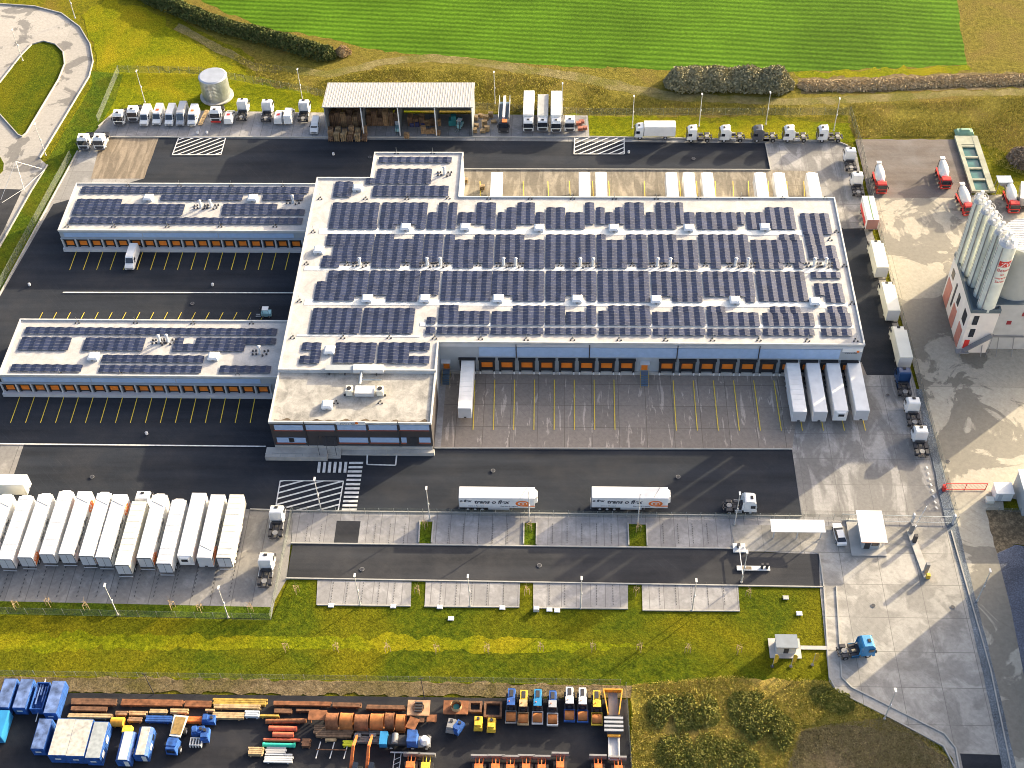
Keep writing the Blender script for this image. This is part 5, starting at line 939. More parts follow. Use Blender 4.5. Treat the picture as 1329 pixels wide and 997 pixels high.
for k in range(5):
    f_ = k/4; x = p0.x+(p1.x-p0.x)*f_; y = p0.y+(p1.y-p0.y)*f_; r = 1.7 if k == 0 else 1.2; zt = 28.5-k*.2
    s = thing('cement_silo', 'slender pale cement silo on the plant tower, %s' % ('front one with red lettering', 'second from the front', 'middle one', 'second from the back', 'rearmost')[k], 'silo', (x, y, HT-.4), 0, 'cement silos')
    h = zt-HT; MB().cyl((0, 0, 0), (0, 0, h), r, n=24).build('shell', silo, s); MB().cyl((0, 0, h+.002), (0, 0, h+.5), r, r*.3, n=24).build('cap', lgrey, s)
    q = MB(); [q.bar((r*1.1*math.cos(u*.7), r*1.1*math.sin(u*.7), h), (r*1.1*math.cos(u*.7), r*1.1*math.sin(u*.7), h+1.2), .07) for u in range(9)]
    [q.bar((r*1.1*math.cos(u*.7), r*1.1*math.sin(u*.7), h+w_), (r*1.1*math.cos(u*.7+.7), r*1.1*math.sin(u*.7+.7), h+w_), .07) for u in range(9) for w_ in (.6, 1.2)]; q.build('railing', lgrey, s)
    for u, v, hh in ((-.5, .2, 1.6), (.5, -.4, 1.2), (.2, .7, 1.9), (-.3, -.7, 1.0)): MB().box(u-.35, u+.35, v-.35, v+.35, h+.3, h+hh, tx=.08, ty=.08).build('filter_unit', white, s)
    q = MB(); q.bar((-r-.15, -.5, .5), (-r-.15, -.5, h), .06); q.bar((-r-.15, .1, .5), (-r-.15, .1, h), .06); [q.bar((-r-.15, -.5, 1+u*1.1), (-r-.15, .1, 1+u*1.1), .05) for u in range(14)]; q.build('ladder', grey, s)
    MB().cyl((-r*.75, -r*.85, .2), (-r*.75, -r*.85, h), .12, n=8).build('fill_pipe', grey, s)
    if k == 0:
        R1 = r+.01; m = MB()
        for i in range(10): u0, u1 = R_(-125+i*8), R_(-125+(i+1)*8); m.prism([(R1*math.cos(u), R1*math.sin(u), z) for u, z in ((u0, h-4.6), (u1, h-4.6), (u1, h-3.2), (u0, h-3.2))], [((R1+.02)*math.cos(u), (R1+.02)*math.sin(u), z) for u, z in ((u0, h-4.6), (u1, h-4.6), (u1, h-3.2), (u0, h-3.2))])
        m.build('red_band', red, s)
        def ctext(txt, size, mm, z, R2, mid=-85):
            k_ = text_mesh(txt, size, mm, s, (0, 0, 0), (0, 0, 0)); ws = max(v.co.x for v in k_.data.vertices)
            for v in k_.data.vertices:
                u = R_(mid)+(v.co.x-ws/2)/R2; zz = v.co.y; rr = R2+.02+v.co.z; v.co = (rr*math.cos(u), rr*math.sin(u), z+zz)
        ctext('LZW', 1.4, white, h-4.45, R1+.02); ctext('Beton', 1.0, red, h-5.75, R1); ctext('ist', .8, red, h-6.75, R1); ctext('unsere', .8, red, h-7.65, R1); ctext('Sache', .8, red, h-8.55, R1)
# drum silo on lower plant hall
D = G(1336, 307, 25.0); bx = G(1300, 440)
t = thing('plant_hall', 'grey plant hall with small red windows right of the tower', 'building', (D.x-5.6, TY+2, 0)); MB().box(0, 24, 0, 22, 0, 12.6).build('wall', mat('grey_render', (.42, .42, .41), .8, var=.08), t); MB().box(-.1, 24.1, -.1, 22.1, 12.602, 12.8).build('roof', slate, t)
for u, z in ((1.8, 9.5), (.9, 7.2), (4.6, 7.2), (7, 9.5)): MB().box(u, u+.9, -.06, -.003, z, z+1.0).build('window', mat('dark_red', (.25, .02, .03), .5), t)
m = MB(); m.box(-.5, 12, -.3, -.05, 3.8, 4.1); [m.bar((x, -2.2, 0), (x, -.2, 4), .2) for x in (1, 4, 7)]; m.build('steel_frame', grey, t)
t = thing('drum_silo', 'huge round grey silo with pale ribbed top at the right edge', 'silo', (D.x, D.y, 12.8)); MB().cyl((0, 0, 0), (0, 0, 12.2), 4.9, n=48).build('shell', mat('drum_silo_grey', (.36, .37, .35), .6, var=.06), t); MB().cyl((0, 0, 12.2), (0, 0, 12.5), 4.9, 4.7, n=48).build('lid', mat('pale_lid', (.62, .62, .6), .5), t)
m = MB(); [m.box(-4.7*math.sin(math.acos(k*.5/4.9)), 4.7*math.sin(math.acos(k*.5/4.9)), k*.5-.05, k*.5+.05, 12.502, 12.58) for k in range(-9, 10)]; m.build('lid_rib', lgrey, t)
# wall and yard at the right edge, plus an unseen shadow-casting hall
t = thing('low_store', 'white flat-roofed store at the right edge below the red gate', 'building', (G(1316, 668).x+1.2, G(1316, 668).y-.5, 0)); MB().box(0, 20, 0, 7, 0, 4.4).build('wall', wallg, t); MB().box(-.2, 20, -.2, 7.2, 4.402, 4.6).build('roof', white, t)
b_ = G(1372, 680); t = thing('unseen_shadow_hall', 'tall white hall out of view at right, shaped to cast the yard shadow', 'building', (b_.x, b_.y-60, 0)); MB().box(0, 40, 0, 60, 0, 19).build('wall', white, t); MB().box(-.2, 40.2, -.2, 60.2, 19.002, 19.3).build('roof', lgrey, t)  # out of view, shape invented to throw the broad lower-right shadow
a = G(1298, 652); t = thing('container_box', 'small white utility cabin on pale slab below the red gate', 'cabin', (a.x-1.2, a.y, Z)); MB().box(0, 3.0, 0, 2.4, .1, 2.3).build('body', white, t); MB().box(-.1, 3.1, -.1, 2.5, 2.302, 2.42).build('roof', white, t); MB().box(.5, 1.2, -.04, -.003, .2, 2.0).build('door', lgrey, t); MB().box(-1.5, -.1, -.5, .6, 0, .7).build('side_box', offw, t)
fence('low wall and rail below the white utility cabin', [(1279, 664), (1360, 667)], 1.0, 2)
# settling basin
c_ = [G(*p).xy for p in ((1240, 180), (1266, 180), (1292, 251), (1258, 252))]
t = thing('settling_basin', 'concrete settling basin of four green water compartments', 'basin', (c_[3].x, c_[3].y, Z)); o_ = c_[3]
bx0, bx1 = (c_[0].x+c_[3].x)/2-o_.x, (c_[1].x+c_[2].x)/2-o_.x; by1 = c_[0].y-o_.y
m = MB()
for q in ((bx0, bx0+.9, 0, by1), (bx1-1.3, bx1, 0, by1)): m.box(*q, 0, .6)
for k in range(5): yy = by1*k/5; m.box(bx0+.901, bx1-1.301, yy, yy+.5, 0, .55)
m.box(bx0+.901, bx1-1.301, by1-3.2, by1, 0, .56); m.build('basin_wall', mat('mossy_concrete', (.3, .31, .24), .9, var=.2), t)
for k in range(4): yy = by1*k/5+.51; MB().box(bx0+.91, bx1-1.31, yy, yy+by1/5-.52, .05, .12).build('water', water, t)
o = MB().box(-2.2, 2.2, -1.2, 1.2, 0, .8, tx=.5, ty=.5); o.box(-1.2, 1.2, -.5, .5, .8, 1.2, tx=.3, ty=.2); o = o.build('covered_heap', mat('green_tarpaulin', (.2, .34, .24), .7, var=.2, vs=1)); o.location = Vector((*G(1251, 174).xy, Z)); tag(o, 'green tarpaulin-covered heap at the head of the basin', 'tarpaulin heap')
t = thing('steel_hopper', 'blue-grey steel hopper on legs right of the basin', 'hopper', Vector((*G(1298, 250).xy, Z))); MB().prism([(-.5, -.5, 2.0), (.5, -.5, 2.0), (.5, .5, 2.0), (-.5, .5, 2.0)], [(-1.6, -1.2, 3.6), (1.6, -1.2, 3.6), (1.6, 1.2, 3.6), (-1.6, 1.2, 3.6)]).build('bin', mat('blue_grey_paint', (.28, .34, .4), .5), t)
m = MB(); [m.bar((x, y, 0), (x*.9, y*.9, 3.0), .15) for x in (-1.4, 1.4) for y in (-1, 1)]; m.build('leg_frame', grey, t); m = MB(); m.bar((0, 0, 2), (3.6, -5, .6), .5); m.build('conveyor', grey, t)
t = thing('tipper_trailer', 'grey tipping trailer at the top right edge beside the mixers', 'trailer', Vector((*G(1327, 262).xy, Z)), 75); MB().box(-3, 3, -1.2, 1.2, 1.0, 3.0).build('body', silver, t); MB().box(-3, 3, -.5, .5, .6, .99).build('chassis', dkm, t); wheels(t, [-2, -.8], 1.2, .5, .3)

# ================================================================ MACHINE YARD
def cont(m, mr, L=6.1, W=2.44, H=2.6, door=True):
    t = thing('site_container', '', 'container'); b = MB().box(-L/2, L/2, -W/2, W/2, .05, H); 
    for k in range(14):
        x = -L/2+.3+k*(L-.6)/13
        for s in (-1, 1): b.box(x-.08, x+.08, s*(W/2+.003) if s > 0 else s*(W/2+.04), s*(W/2+.04) if s > 0 else s*(W/2+.003), .2, H-.15)
    b.build('body', m, t); MB().box(-L/2+.08, L/2-.08, -W/2+.08, W/2-.08, H+.002, H+.05).build('roof', mr, t)
    for s in (-1, 1): MB().box(-L/2-.05, -L/2-.003, s*W/4-W/4+.08, s*W/4+W/4-.08, .15, H-.12).build('door', m, t)
    MB().box(-L/2-.08, -L/2-.052, -.4, .5, H*.5, H*.5+.35).build('nameplate', white, t); return t
def CT(key, m, mr, px, py, hd, s, L=6.1, W=2.15, H=2.2): return spawn(key, lambda: cont(m, mr, L, W, H), Vector((*(G(px, py).xy+Vector((0, L/2))), Z)), hd, s, 'blue site containers')
CT('cA', blue, contr, 8.5, 928, 90, 'blue container with patchy roof at the far left, first of the upper row', 5.2); CT('cA', blue, contr, 30, 928.5, 90, 'blue container with rust-stained roof, second of the upper row', 5.2)
def skip_():
    t = thing('open_container', '', 'container'); m = MB(); [m.box(*q) for q in ((-2.4, 2.4, -1.05, 1.05, .1, .4), (-2.4, 2.4, -1.05, -.95, .401, 1.9), (-2.4, 2.4, .95, 1.05, .401, 1.9), (-2.4, -2.3, -.949, .949, .401, 1.9), (2.3, 2.4, -.949, .949, .401, 1.9))]; m.build('body', blue, t)
    m = MB(); [m.box(random.uniform(-2, 1.5), random.uniform(1.6, 2.2), y, y+.15, 1.3, 1.4+random.random()*.3) for y in (-.9, -.5, 0, .4, .8)]; m.build('contents', mat('blue_rubble', (.12, .2, .42), .7, 0, .5, 2), t); m = MB(); m.bar((-2.4, 0, .6), (-3.9, 0, .5), .16); m.bar((2.4, 0, 1.5), (3.2, 0, 1.5), .16); m.build('drawbar', white, t); return t
spawn('skip', skip_, Vector((*(G(51, 930).xy+Vector((0, 2.6))), Z)), 90, 'open-topped blue container with white drawbar, third of the upper row')
CT('cB', blue, contr, 70, 935.5, 90, 'pale blue container with tapered top, last of the upper row', 5.8)
CT('cC', lblue, lblue, -1, 965.5, 90, 'bright turquoise-blue cabin cut by the left photo edge', 4.6)
CT('cA', blue, contr, 54, 981.5, 90, 'narrow blue container standing left of the big double cabin', 5.2)
CT('cD', blue, ctile, 80, 991, 90, 'left half of the big tile-roofed double cabin', 6.3, 2.95, 2.5); CT('cD', blue, ctile, 103, 992, 90, 'right half of the big tile-roofed double cabin', 6.3, 2.95, 2.5)
def cabn():
    t = cont(blue, mat('grey_cabin_roof', (.3, .33, .34), .7, 0, .2, 1.5), 6.2, 2.4, 2.5)
    for x in (-2, .5): MB().box(x-.5, x+.5, -1.32, -1.295, 1.1, 2.1).build('window', white, t)
    return t
spawn('cE', cabn, Vector((*(G(125.5, 994.5).xy+Vector((0, 3.1))), Z)), 90, 'blue cabin with grey roof and white windows, right of the double cabin', 'blue site containers')
def wag(mr):
    def f():
        t = thing('site_caravan', '', 'caravan'); prof = [(-1.15, .5), (1.15, .5), (1.15, 2.3), (.7, 2.7), (-.7, 2.7), (-1.15, 2.3)]; b = MB().prism([(-2.4, y, z) for y, z in prof], [(2.4, y, z) for y, z in prof]); b.build('body', blue, t)
        MB().box(-2.35, 2.35, -.68, .68, 2.703, 2.76).build('roof', mr, t); MB().box(-2.44, -2.402, -.8, -.1, .6, 2.2).build('door', white, t); MB().box(-1, 0, -1.19, -1.153, 1.3, 2.0).build('window', white, t); MB().box(.6, 1.6, -1.19, -1.153, 1.3, 2.0).build('window', gls, t); wheels(t, [0], 1.1, .35, .2); m = MB(); m.bar((2.4, 0, .5), (3.4, 0, .4), .1); m.build('drawbar', dkm, t); return t
    return f
spawn('wg1', wag(mat('pale_roof', (.42, .47, .5), .5)), Vector((*(G(164, 999).xy+Vector((0, 2.6))), Z)), 90, 'narrow blue site caravan with smooth pale roof, left of two', 'site caravans'); spawn('wg2', wag(ctile), Vector((*(G(187, 991).xy+Vector((0, 2.4))), Z)), 90, 'wider site caravan with speckled roof, right of two', 'site caravans')
# beams, timbers, pipes : one thing per visible bundle
def bundle(px0, px1, py, rows, mm, label, name='beam_stack', cat='steel beams', w=.3, layers=2, rot=0, group='beam bundles in the machine yard'):
    a = G(px0, py); b = G(px1, py); L = b.x-a.x; m = MB()
    for k in range(rows):
        for j in range(layers):
            o = random.uniform(-.25, .25); m.box(-L/2+abs(o), L/2+min(o, 0), k*(w+.06)-rows*w/2, k*(w+.06)+w-rows*w/2, .1+j*(w+.05), .1+j*(w+.05)+w)
            if mm in (rust2, rust): m.box(-L/2+abs(o)+.01, L/2+min(o, 0)-.01, k*(w+.06)-rows*w/2-.05, k*(w+.06)-rows*w/2-.003, .1+j*(w+.05)+w-.05, .1+j*(w+.05)+w)
    for x in (-L/3, L/3): m.box(x-.1, x+.1, -rows*w/2-.1, rows*w*.6, 0, .098)
    o = m.build(name, mm); o.location = ((a.x+b.x)/2, a.y, Z); o.rotation_euler = (0, 0, R_(rot)); tag(o, label, cat, group); return o
BD = [(94, 153, 914, 3, rust2, 'rusty beams with pale ends, leftmost bundle by the yard fence'), (94, 141, 923, 2, rust2, 'dark rusty beams below the leftmost bundle'), (90, 148, 932, 2, wood2, 'pale-edged timbers just above the double cabin'), (158, 240, 915, 3, rust, 'long orange-brown beam bundle by the yard fence'), (240, 276, 917, 3, rust, 'short orange-brown beam bundle joined to the long one'), (277, 348, 914, 3, timber, 'yellowish timber bundle by the yard fence'), (278, 340, 920, 2, wood2, 'pale timber bundle below the yellowish one'), (355, 431, 916, 2, rust, 'flaking rusty beam pair by the yard fence'), (431, 470, 918, 2, rust2, 'dark beams behind the rusty pipe sections'), (475, 527, 921, 2, rust2, 'dark red beams behind the pipe sections, right end'),
      (150, 167, 929, 2, wood3, 'short dark plank pile, first of the short piles'), (168, 193, 929, 2, wood, 'short plank pile, second of the short piles'), (195, 219, 926.5, 2, wood2, 'short plank pile, third of the short piles'), (222, 246, 926, 2, wood2, 'short plank pile, last of the short piles'), (167, 186, 937, 2, wood3, 'small planks beside the orange tank'), (268, 280, 925, 1, wood2, 'single short plank left of the pale timber bundle'), (277, 318, 932, 3, wood2, 'wide pale timber pile in the second row'), (337, 365, 932, 1, timber, 'yellow plank left of the long pipe'), (356, 380, 926, 2, rust2, 'short brown beams above the long pipe'), (385, 415, 925, 1, rust2, 'single brown beam above the square steel plate'),
      (408, 460, 950, 4, wood3, 'broad weathered timber stack below the pipe sections, left'), (410, 458, 957, 2, wood3, 'low weathered timber stack under the broad one'), (463, 502, 953, 3, mat('grey_timber', (.17, .16, .15), .8, 0, .3, 1.5), 'grey timber stack below the pipe sections, right'), (458, 498, 963, 3, MAT['grey_timber'], 'lower grey timber stack behind the orange booms')]
for q in BD: bundle(*q[:3], q[3], q[4], q[5])
def pipe(px0, px1, py, r, mm, label, dz=0, tilt=0, flange=False):
    a = G(px0, py); b = G(px1, py); L = (b.x-a.x); m = MB(); m.cyl((-L/2, 0, r), (L/2, 0, r), r, n=20); t = m
    for s in (-1, 1): m.cyl((s*L/2, 0, r), (s*(L/2+.02), 0, r), r*.86, n=20, cap=True)
    if flange:
        for s in (-1, 1): m.cyl((s*(L/2-.25), 0, r), (s*L/2, 0, r), r*1.25, n=20)
    for x in (-L/3, L/3): m.box(x-.08, x+.08, -r, r, 0, .06)
    o = m.build('steel_pipe', mm); o.location = ((a.x+b.x)/2, a.y, Z); o.rotation_euler = (0, 0, R_(tilt)); tag(o, label, 'pipe', 'pipes in the machine yard'); return o
pipe(346, 398, 938, .38, rust, 'long slightly tilted brown pipe above the red pipes', tilt=2); pipe(350, 386, 948, .42, redp, 'upper light red pipe', 0); pipe(355, 382, 956, .42, redp, 'short middle red pipe'); pipe(343, 390, 962, .25, redp, 'thin long red pipe above the green one'); pipe(342, 384, 969, .33, teal, 'bright green flanged pipe', flange=True)
def caisson(px0, px1, py, r, mm, label):
    a = G(px0, py); b = G(px1, py); L = b.x-a.x; m = MB(); m.cyl((-L/2+.08, 0, r), (L/2-.08, 0, r), r, n=32, cap=False); m.cyl((-L/2+.08, 0, r), (L/2-.08, 0, r), r*.94, n=32, cap=False)
    for s in (-1, 1): m.cyl((s*(L/2-.25), 0, r), (s*(L/2-.08), 0, r), r*1.03, n=32, cap=False)
    for s in (-1, 1): m.box(-L/2+.2, L/2-.2, s*r*.8-.1, s*r*.8+.1, 0, .25)
    o = m.build('pipe_section', mm); o.location = ((a.x+b.x)/2, a.y, Z); tag(o, label, 'pipe section', 'large pipe sections'); return o
rustO = mat('orange_rust', (.38, .14, .04), .8, .1, .35, .8)
a_ = [(425, 442, 942, 'perforated rusty pipe section left of the others'), (443, 461, 942, 'bright orange-rust pipe section, second of the row'), (462, 481, 944, 'rusty pipe section in the middle, third of the row'), (482, 500.5, 943, 'wide rusty pipe section, fourth of the row'), (501, 514, 942, 'narrow rusty pipe section, fifth of the row'), (515, 528, 944, 'narrow rusty pipe section at the right end')]
for k, (x0_, x1_, y_, s) in enumerate(a_): caisson(x0_, x1_, y_, 1.3, rustO if k % 2 else rust, s)
def plate(px, py, w, d, h, mm, label, name='steel_plate_frame', rot=0, hole=None):
    t = thing(name, label, 'steel frame', Vector((*G(px, py).xy, Z)), rot, 'steel frames in the machine yard')
    if hole:
        m = MB(); e = hole; [m.box(*q, 0, h) for q in ((-w/2, w/2, -d/2, -d/2+e), (-w/2, w/2, d/2-e, d/2), (-w/2, -w/2+e, -d/2+e+.001, d/2-e-.001), (w/2-e, w/2, -d/2+e+.001, d/2-e-.001))]; m.build('frame', mm, t)
    else: 
        m = MB(); m.box(-w/2, w/2, -d/2, d/2, h-.15, h); [m.box(x-.1, x+.1, y-.1, y+.1, 0, h-.151) for x in (-w/2+.3, w/2-.3) for y in (-d/2+.3, d/2-.3)]; m.build('plate', mm, t)
    return t
plate(414, 935, 2.9, 1.7, 1.6, rust, 'square rusty plate on legs left of the pipe sections')
t = plate(544, 923, 3.6, 2.7, .9, mat('tan_rust', (.42, .25, .14), .8, 0, .3, 1), 'tan steel plate with slotted opening'); m = MB(); [m.box(-.6, .6, y-.1, y+.1, .902, 1.2) for y in (-.7, -.2, .3, .8)]; m.build('slots', dkm, t); MB().cyl((0, 0, .901), (0, 0, 1.05), .9, n=20, cap=False).build('ring', rust, t)
t = plate(592, 922, 4.0, 2.4, .8, rust, 'rusty plate carrying a round collar'); MB().cyl((.1, 0, .801), (.1, 0, 1.7), .85, n=24, cap=False).build('collar', wood2, t); MB().cyl((.1, 0, .801), (.1, 0, 1.0), .5, n=20).build('hub', mat('teal_paint', (.02, .16, .18), .5), t)
plate(617, 920, 2.2, 1.9, .6, rust2, 'small dark open frame right of the collar plate', hole=.35); plate(640, 924, 2.9, 2.7, .7, rust2, 'larger dark open frame beside the parked blue machine', hole=.35); plate(536, 943, 1.6, 2.0, .9, rust, 'tilted rusty box below the slotted plate', rot=-20); plate(561, 936, 1.6, 1.2, .8, rust, 'small rusty box right of the tilted one'); plate(548, 938, .8, .8, .7, rust2, 'tiny brown box between the two rusty boxes')
for px, py, mm, s in ((155, 941, mat('orange_yellow', (.65, .3, .03), .6, var=.2, vs=1.5), 'orange cylindrical tank lying beside the cabins'), (167, 951, yellow, 'small yellow box tank below the orange one')):
    o = MB(); (o.cyl((-1, 0, .75), (1, 0, .75), .75, n=20) if mm is not yellow else o.box(-.8, .8, -.7, .7, .1, 1.2, tx=.15, ty=.15)); [o.box(x-.1, x+.1, -.6, .6, 0, .12) for x in (-.5, .5)]; o = o.build('fuel_tank', mm); o.location = Vector((*G(px, py).xy, Z)); tag(o, s, 'tank')
bundle(190, 225, 936.5, 3, blue, 'bright blue steel girder lying below the short planks', 'blue_girder', 'girder'); bundle(230, 267, 937.5, 2, orr, 'orange drilling tool lying beside the blue power unit', 'drill_string', 'drilling tool', w=.4); bundle(318, 338, 930, 3, mat('pale_steel', (.45, .5, .55), .5), 'pale steel sheets between the timber piles', 'steel_sheets', 'steel sheets')
bundle(345, 373, 976, 3, mat('grey_grating', (.4, .4, .4), .6), 'grey steel gratings below the green pipe', 'steel_grating', 'grating', layers=1); bundle(344, 380, 981, 1, lgrey, 'single pale rail below the gratings', 'steel_rail', 'rail', w=.25, layers=1); bundle(343, 381, 988, 3, lgrey, 'pale steel carriage with a dark winch', 'steel_carriage', 'carriage', layers=1); bundle(323, 343, 979, 4, wood2, 'small tan crate of planks left of the gratings', 'plank_crate', 'crate', w=.25, layers=3); bundle(445, 460, 968, 3, mat('bright_yellow', (.7, .68, .03), .5), 'bright yellow beam end beside the orange booms', 'yellow_beam', 'beam', w=.25); bundle(392, 404, 968, 5, rust2, 'tangle of dark rusty scrap right of the pipes', 'scrap_pile', 'scrap', w=.2, layers=3); bundle(421, 437, 962.5, 1, wood2, 'short pale log below the timber stack', 'timber_log', 'log', w=.4, layers=1)
t = thing('beam_trestle', 'brown beam lying on three pale trestle bars', 'trestle', Vector((*G(430, 976).xy, Z))); m = MB(); [m.bar((x, -1.4, .3), (x+.4, 1.4, .3), .2) for x in (-2.2, 0, 2.2)]; m.build('cross_bar', lgrey, t); m = MB(); m.bar((-2.3, 0, .5), (2.5, 0, .5), .22); m.build('beam', rust2, t)
# machines
def roller(mc, mr=None, drumm=None):
    def f():
        t = thing('soil_compactor', '', 'roller'); MB().box(.2, 2.6, -.75, .75, .7, 1.7, tx=.15, ty=.1).build('engine_cover', mc, t); MB().prism([(-.9, -.7, .8), (.15, -.7, .8), (.15, .7, .8), (-.9, .7, .8)], [(-.8, -.65, 2.5), (.1, -.65, 2.5), (.1, .65, 2.5), (-.8, .65, 2.5)]).build('cab', gls, t); MB().box(-.95, .25, -.75, .75, 2.502, 2.62).build('cab_roof', mr or mc, t)
        m = MB(); m.box(-3.0, -1.0, -1.05, -.9, .5, .8); m.box(-3.0, -1.0, .9, 1.05, .5, .8); m.box(-3.15, -3.0, -1.05, 1.05, .45, .85); m.box(-1.15, -1.0, -.899, .899, .45, .85); m.build('drum_frame', drumm or mc, t); MB().cyl((-2.1, -.88, .75), (-2.1, .88, .75), .75, n=24).build('drum', rustO, t); wheels(t, [1.3], 1.0, .7, .4)
        MB().box(2.62, 2.66, -.5, .5, .8, 1.5).build('grille', dkm, t); MB().box(1.0, 2.2, -.35, .35, 1.702, 1.76).build('hood_vent', dkm, t); MB().cyl((.7, .45, 1.6), (.7, .45, 2.3), .06, n=8).build('exhaust', dkm, t); MB().cyl((-.35, .3, 2.62), (-.35, .3, 2.8), .1, n=8).build('beacon', orr, t)
        for sy in (-1, 1): MB().box(-.9, .1, sy*.85-.13, sy*.85+.13, .45, .6).build('step', dkm, t)
        MB().box(-1.02, -.5, -.35, .35, 1.0, 1.6).build('steering_joint', dkm, t); t.scale = (1, .86, 1); return t
    return f
for px, py, key, fn, s in ((663, 942, 'mk1', roller(blue, blue, grey), 'blue-roofed roller with dark frame, leftmost machine'), (679, 944, 'mk2', roller(yellow, wood2, wood2), 'yellow roller with tan roof, second machine'), (697.5, 943, 'mk3', roller(lblue, lblue, lgrey), 'bright blue roller, third machine'), (717, 945, 'mk4', roller(blue, silver, white), 'large grey-roofed blue roller, fourth machine'), (739, 940, 'mk5', roller(white, white, blue), 'white roller with blue frame, left of two'), (756, 941, 'mk5', None, 'white roller with blue frame, right of two'), (774.5, 944.5, 'mk6', roller(yellow, yellow, yellow), 'all-yellow roller, last before the paver')):
    spawn(key, fn, Vector((*(G(px, py).xy+Vector((0, 3.1))), Z)), 90, s, 'rollers lined up in the machine yard')
t = thing('road_paver', 'long grey paving machine with orange hopper rim at the yard\'s right end', 'paver', Vector((*G(796, 950).xy, Z)), 90)
m = MB(); [m.prism([(2, s*.9, 1.0), (6.2, s*1.5, 1.0), (6.2, s*1.35, 1.0), (2, s*.75, 1.0)], [(2, s*.95, 2.0), (6.2, s*1.6, 2.0), (6.2, s*1.4, 2.0), (2, s*.78, 2.0)]) for s in (-1, 1)]; m.box(6.2, 6.4, -1.6, 1.6, 1.0, 2.0); m.build('hopper_rim', mat('orange_yellow', (.65, .3, .03), .6), t)
MB().box(2.0, 6.15, -.74, .74, .8, 1.1).build('hopper_bed', grey, t); m = MB(); [m.box(x, x+.35, -1.5, 1.5, 1.6, 1.9) for x in (-.9, -.2, .5, 1.2)]; m.build('deck_plates', silver, t); MB().box(-1.2, 1.95, -1.1, 1.1, .5, 1.59).build('body', dkm, t); m = MB(); m.box(-5.2, -1.3, -.9, -.7, .8, 1.1); m.box(-5.2, -1.3, .7, .9, .8, 1.1); m.box(-5.2, -1.3, -.69, .69, .5, .7); m.build('conveyor', lgrey, t); MB().box(-1.6, -1.3, -1.0, 1.0, 1.1, 1.5).build('orange_bar', MAT['orange_yellow'], t); 
for s in (-1, 1): MB().box(-1.0, 5, s*.9-.2, s*.9+.2, 0, .7).build('crawler', black, t)
def dozer(mc, blade=grey):
    def f():
        t = thing('small_dozer', '', 'bulldozer'); MB().box(-1.8, .6, -.6, .6, .7, 1.7).build('body', mc, t); MB().box(-.9, .1, -.55, .55, 1.702, 2.6, tx=.1, ty=.08).build('cab', gls, t); MB().box(-.9, .1, -.6, .6, 2.602, 2.7).build('cab_roof', mc, t); MB().box(2.0, 2.3, -1.35, 1.35, .15, 1.4).build('blade', blade, t)
        m = MB(); m.bar((.5, -.5, .8), (2.0, -.6, .6), .18); m.bar((.5, .5, .8), (2.0, .6, .6), .18); m.bar((.5, 0, 1.4), (2.0, 0, 1.0), .15); m.build('push_arm', mc, t)
        for s in (-1, 1): MB().box(-1.9, 1.0, s*.85-.22, s*.85+.22, 0, .8).build('crawler', black, t)
        return t
    return f
for k, (px, py, key, mm) in enumerate(((622, 1003, 'dz', orr), (643.5, 1003, 'dz', orr), (662.5, 1004, 'dz', orr), (683, 1003, 'dz', orr), (703, 1004, 'dz', orr), (727, 1000, 'dz', orr), (776, 1003, 'dz', orr), (802, 1005, 'dz', orr), (534, 1000, 'dz', orr), (553.5, 1001, 'dzy', yellow))): spawn(key, dozer(mm), Vector((*G(px, py).xy, Z)), 90, ('orange' if mm is orr else 'yellow')+' small dozer cut by the lower edge, %s of the row' % ORD[k], 'dozers at the lower edge')
def wm2(mc):
    def f():
        t = thing('power_unit', '', 'machine'); MB().box(-1.1, 1.1, -.7, .7, .3, 1.3, tx=.1, ty=.1).build('housing', mc, t); MB().box(-.8, -.1, -.5, .5, 1.302, 1.8).build('engine', mc, t); MB().cyl((.5, 0, 1.302), (.5, 0, 1.7), .25, n=10).build('filter', dkm, t); m = MB(); [m.bar((-1.2, y, .15), (1.2, y, .15), .16) for y in (-.6, .6)]; m.build('skid', dkm, t); return t
    return f
for px, py, key, mm, rot, s in ((595, 948, 'puB', blue, 60, 'blue round-topped power unit below the collar plate'), (586, 946, 'puG', grey, 80, 'grey and silver power unit left of the blue one'), (621, 943, 'puY', yellow, 90, 'yellow plate compactor unit, left of two'), (638, 945, 'puY', yellow, 88, 'yellow plate compactor unit, right of two'), (259, 953, 'puB', blue, 10, 'blue hydraulic unit cluster left of the frame'), (268, 958, 'puB', blue, 95, 'blue hydraulic unit beside the cluster'), (273, 938, 'puB', blue, 0, 'blue power pack at the end of the orange tool')): spawn(key, wm2(mm), Vector((*G(px, py).xy, Z)), rot, s, 'power units in the machine yard')
o = MB(); [o.box(x-.06, x+.06, -.7, .7, .1, .9) for x in (-.9, -.45, 0, .45, .9)]; [o.box(-.95, .95, y-.05, y+.05, .901, 1.0) for y in (-.6, .6)]; o = o.build('pallet_cage', white); o.location = Vector((*G(256, 967).xy, Z)); tag(o, 'white barred cage below the blue hydraulic units', 'cage')
t = thing('dump_truck', 'small blue-cabbed dumper with brown skip, right of the caravans', 'dumper', Vector((*G(231, 964).xy, Z)), 265); MB().box(.3, 2.6, -.9, .9, .8, 2.5, tx=.2, ty=.15).build('cab', blue, t); MB().box(.7, 1.9, -.8, .8, 2.502, 2.6).build('cab_roof', blue, t); MB().box(2.45, 2.62, -.6, .6, 1.5, 2.1).build('windscreen', gls, t)
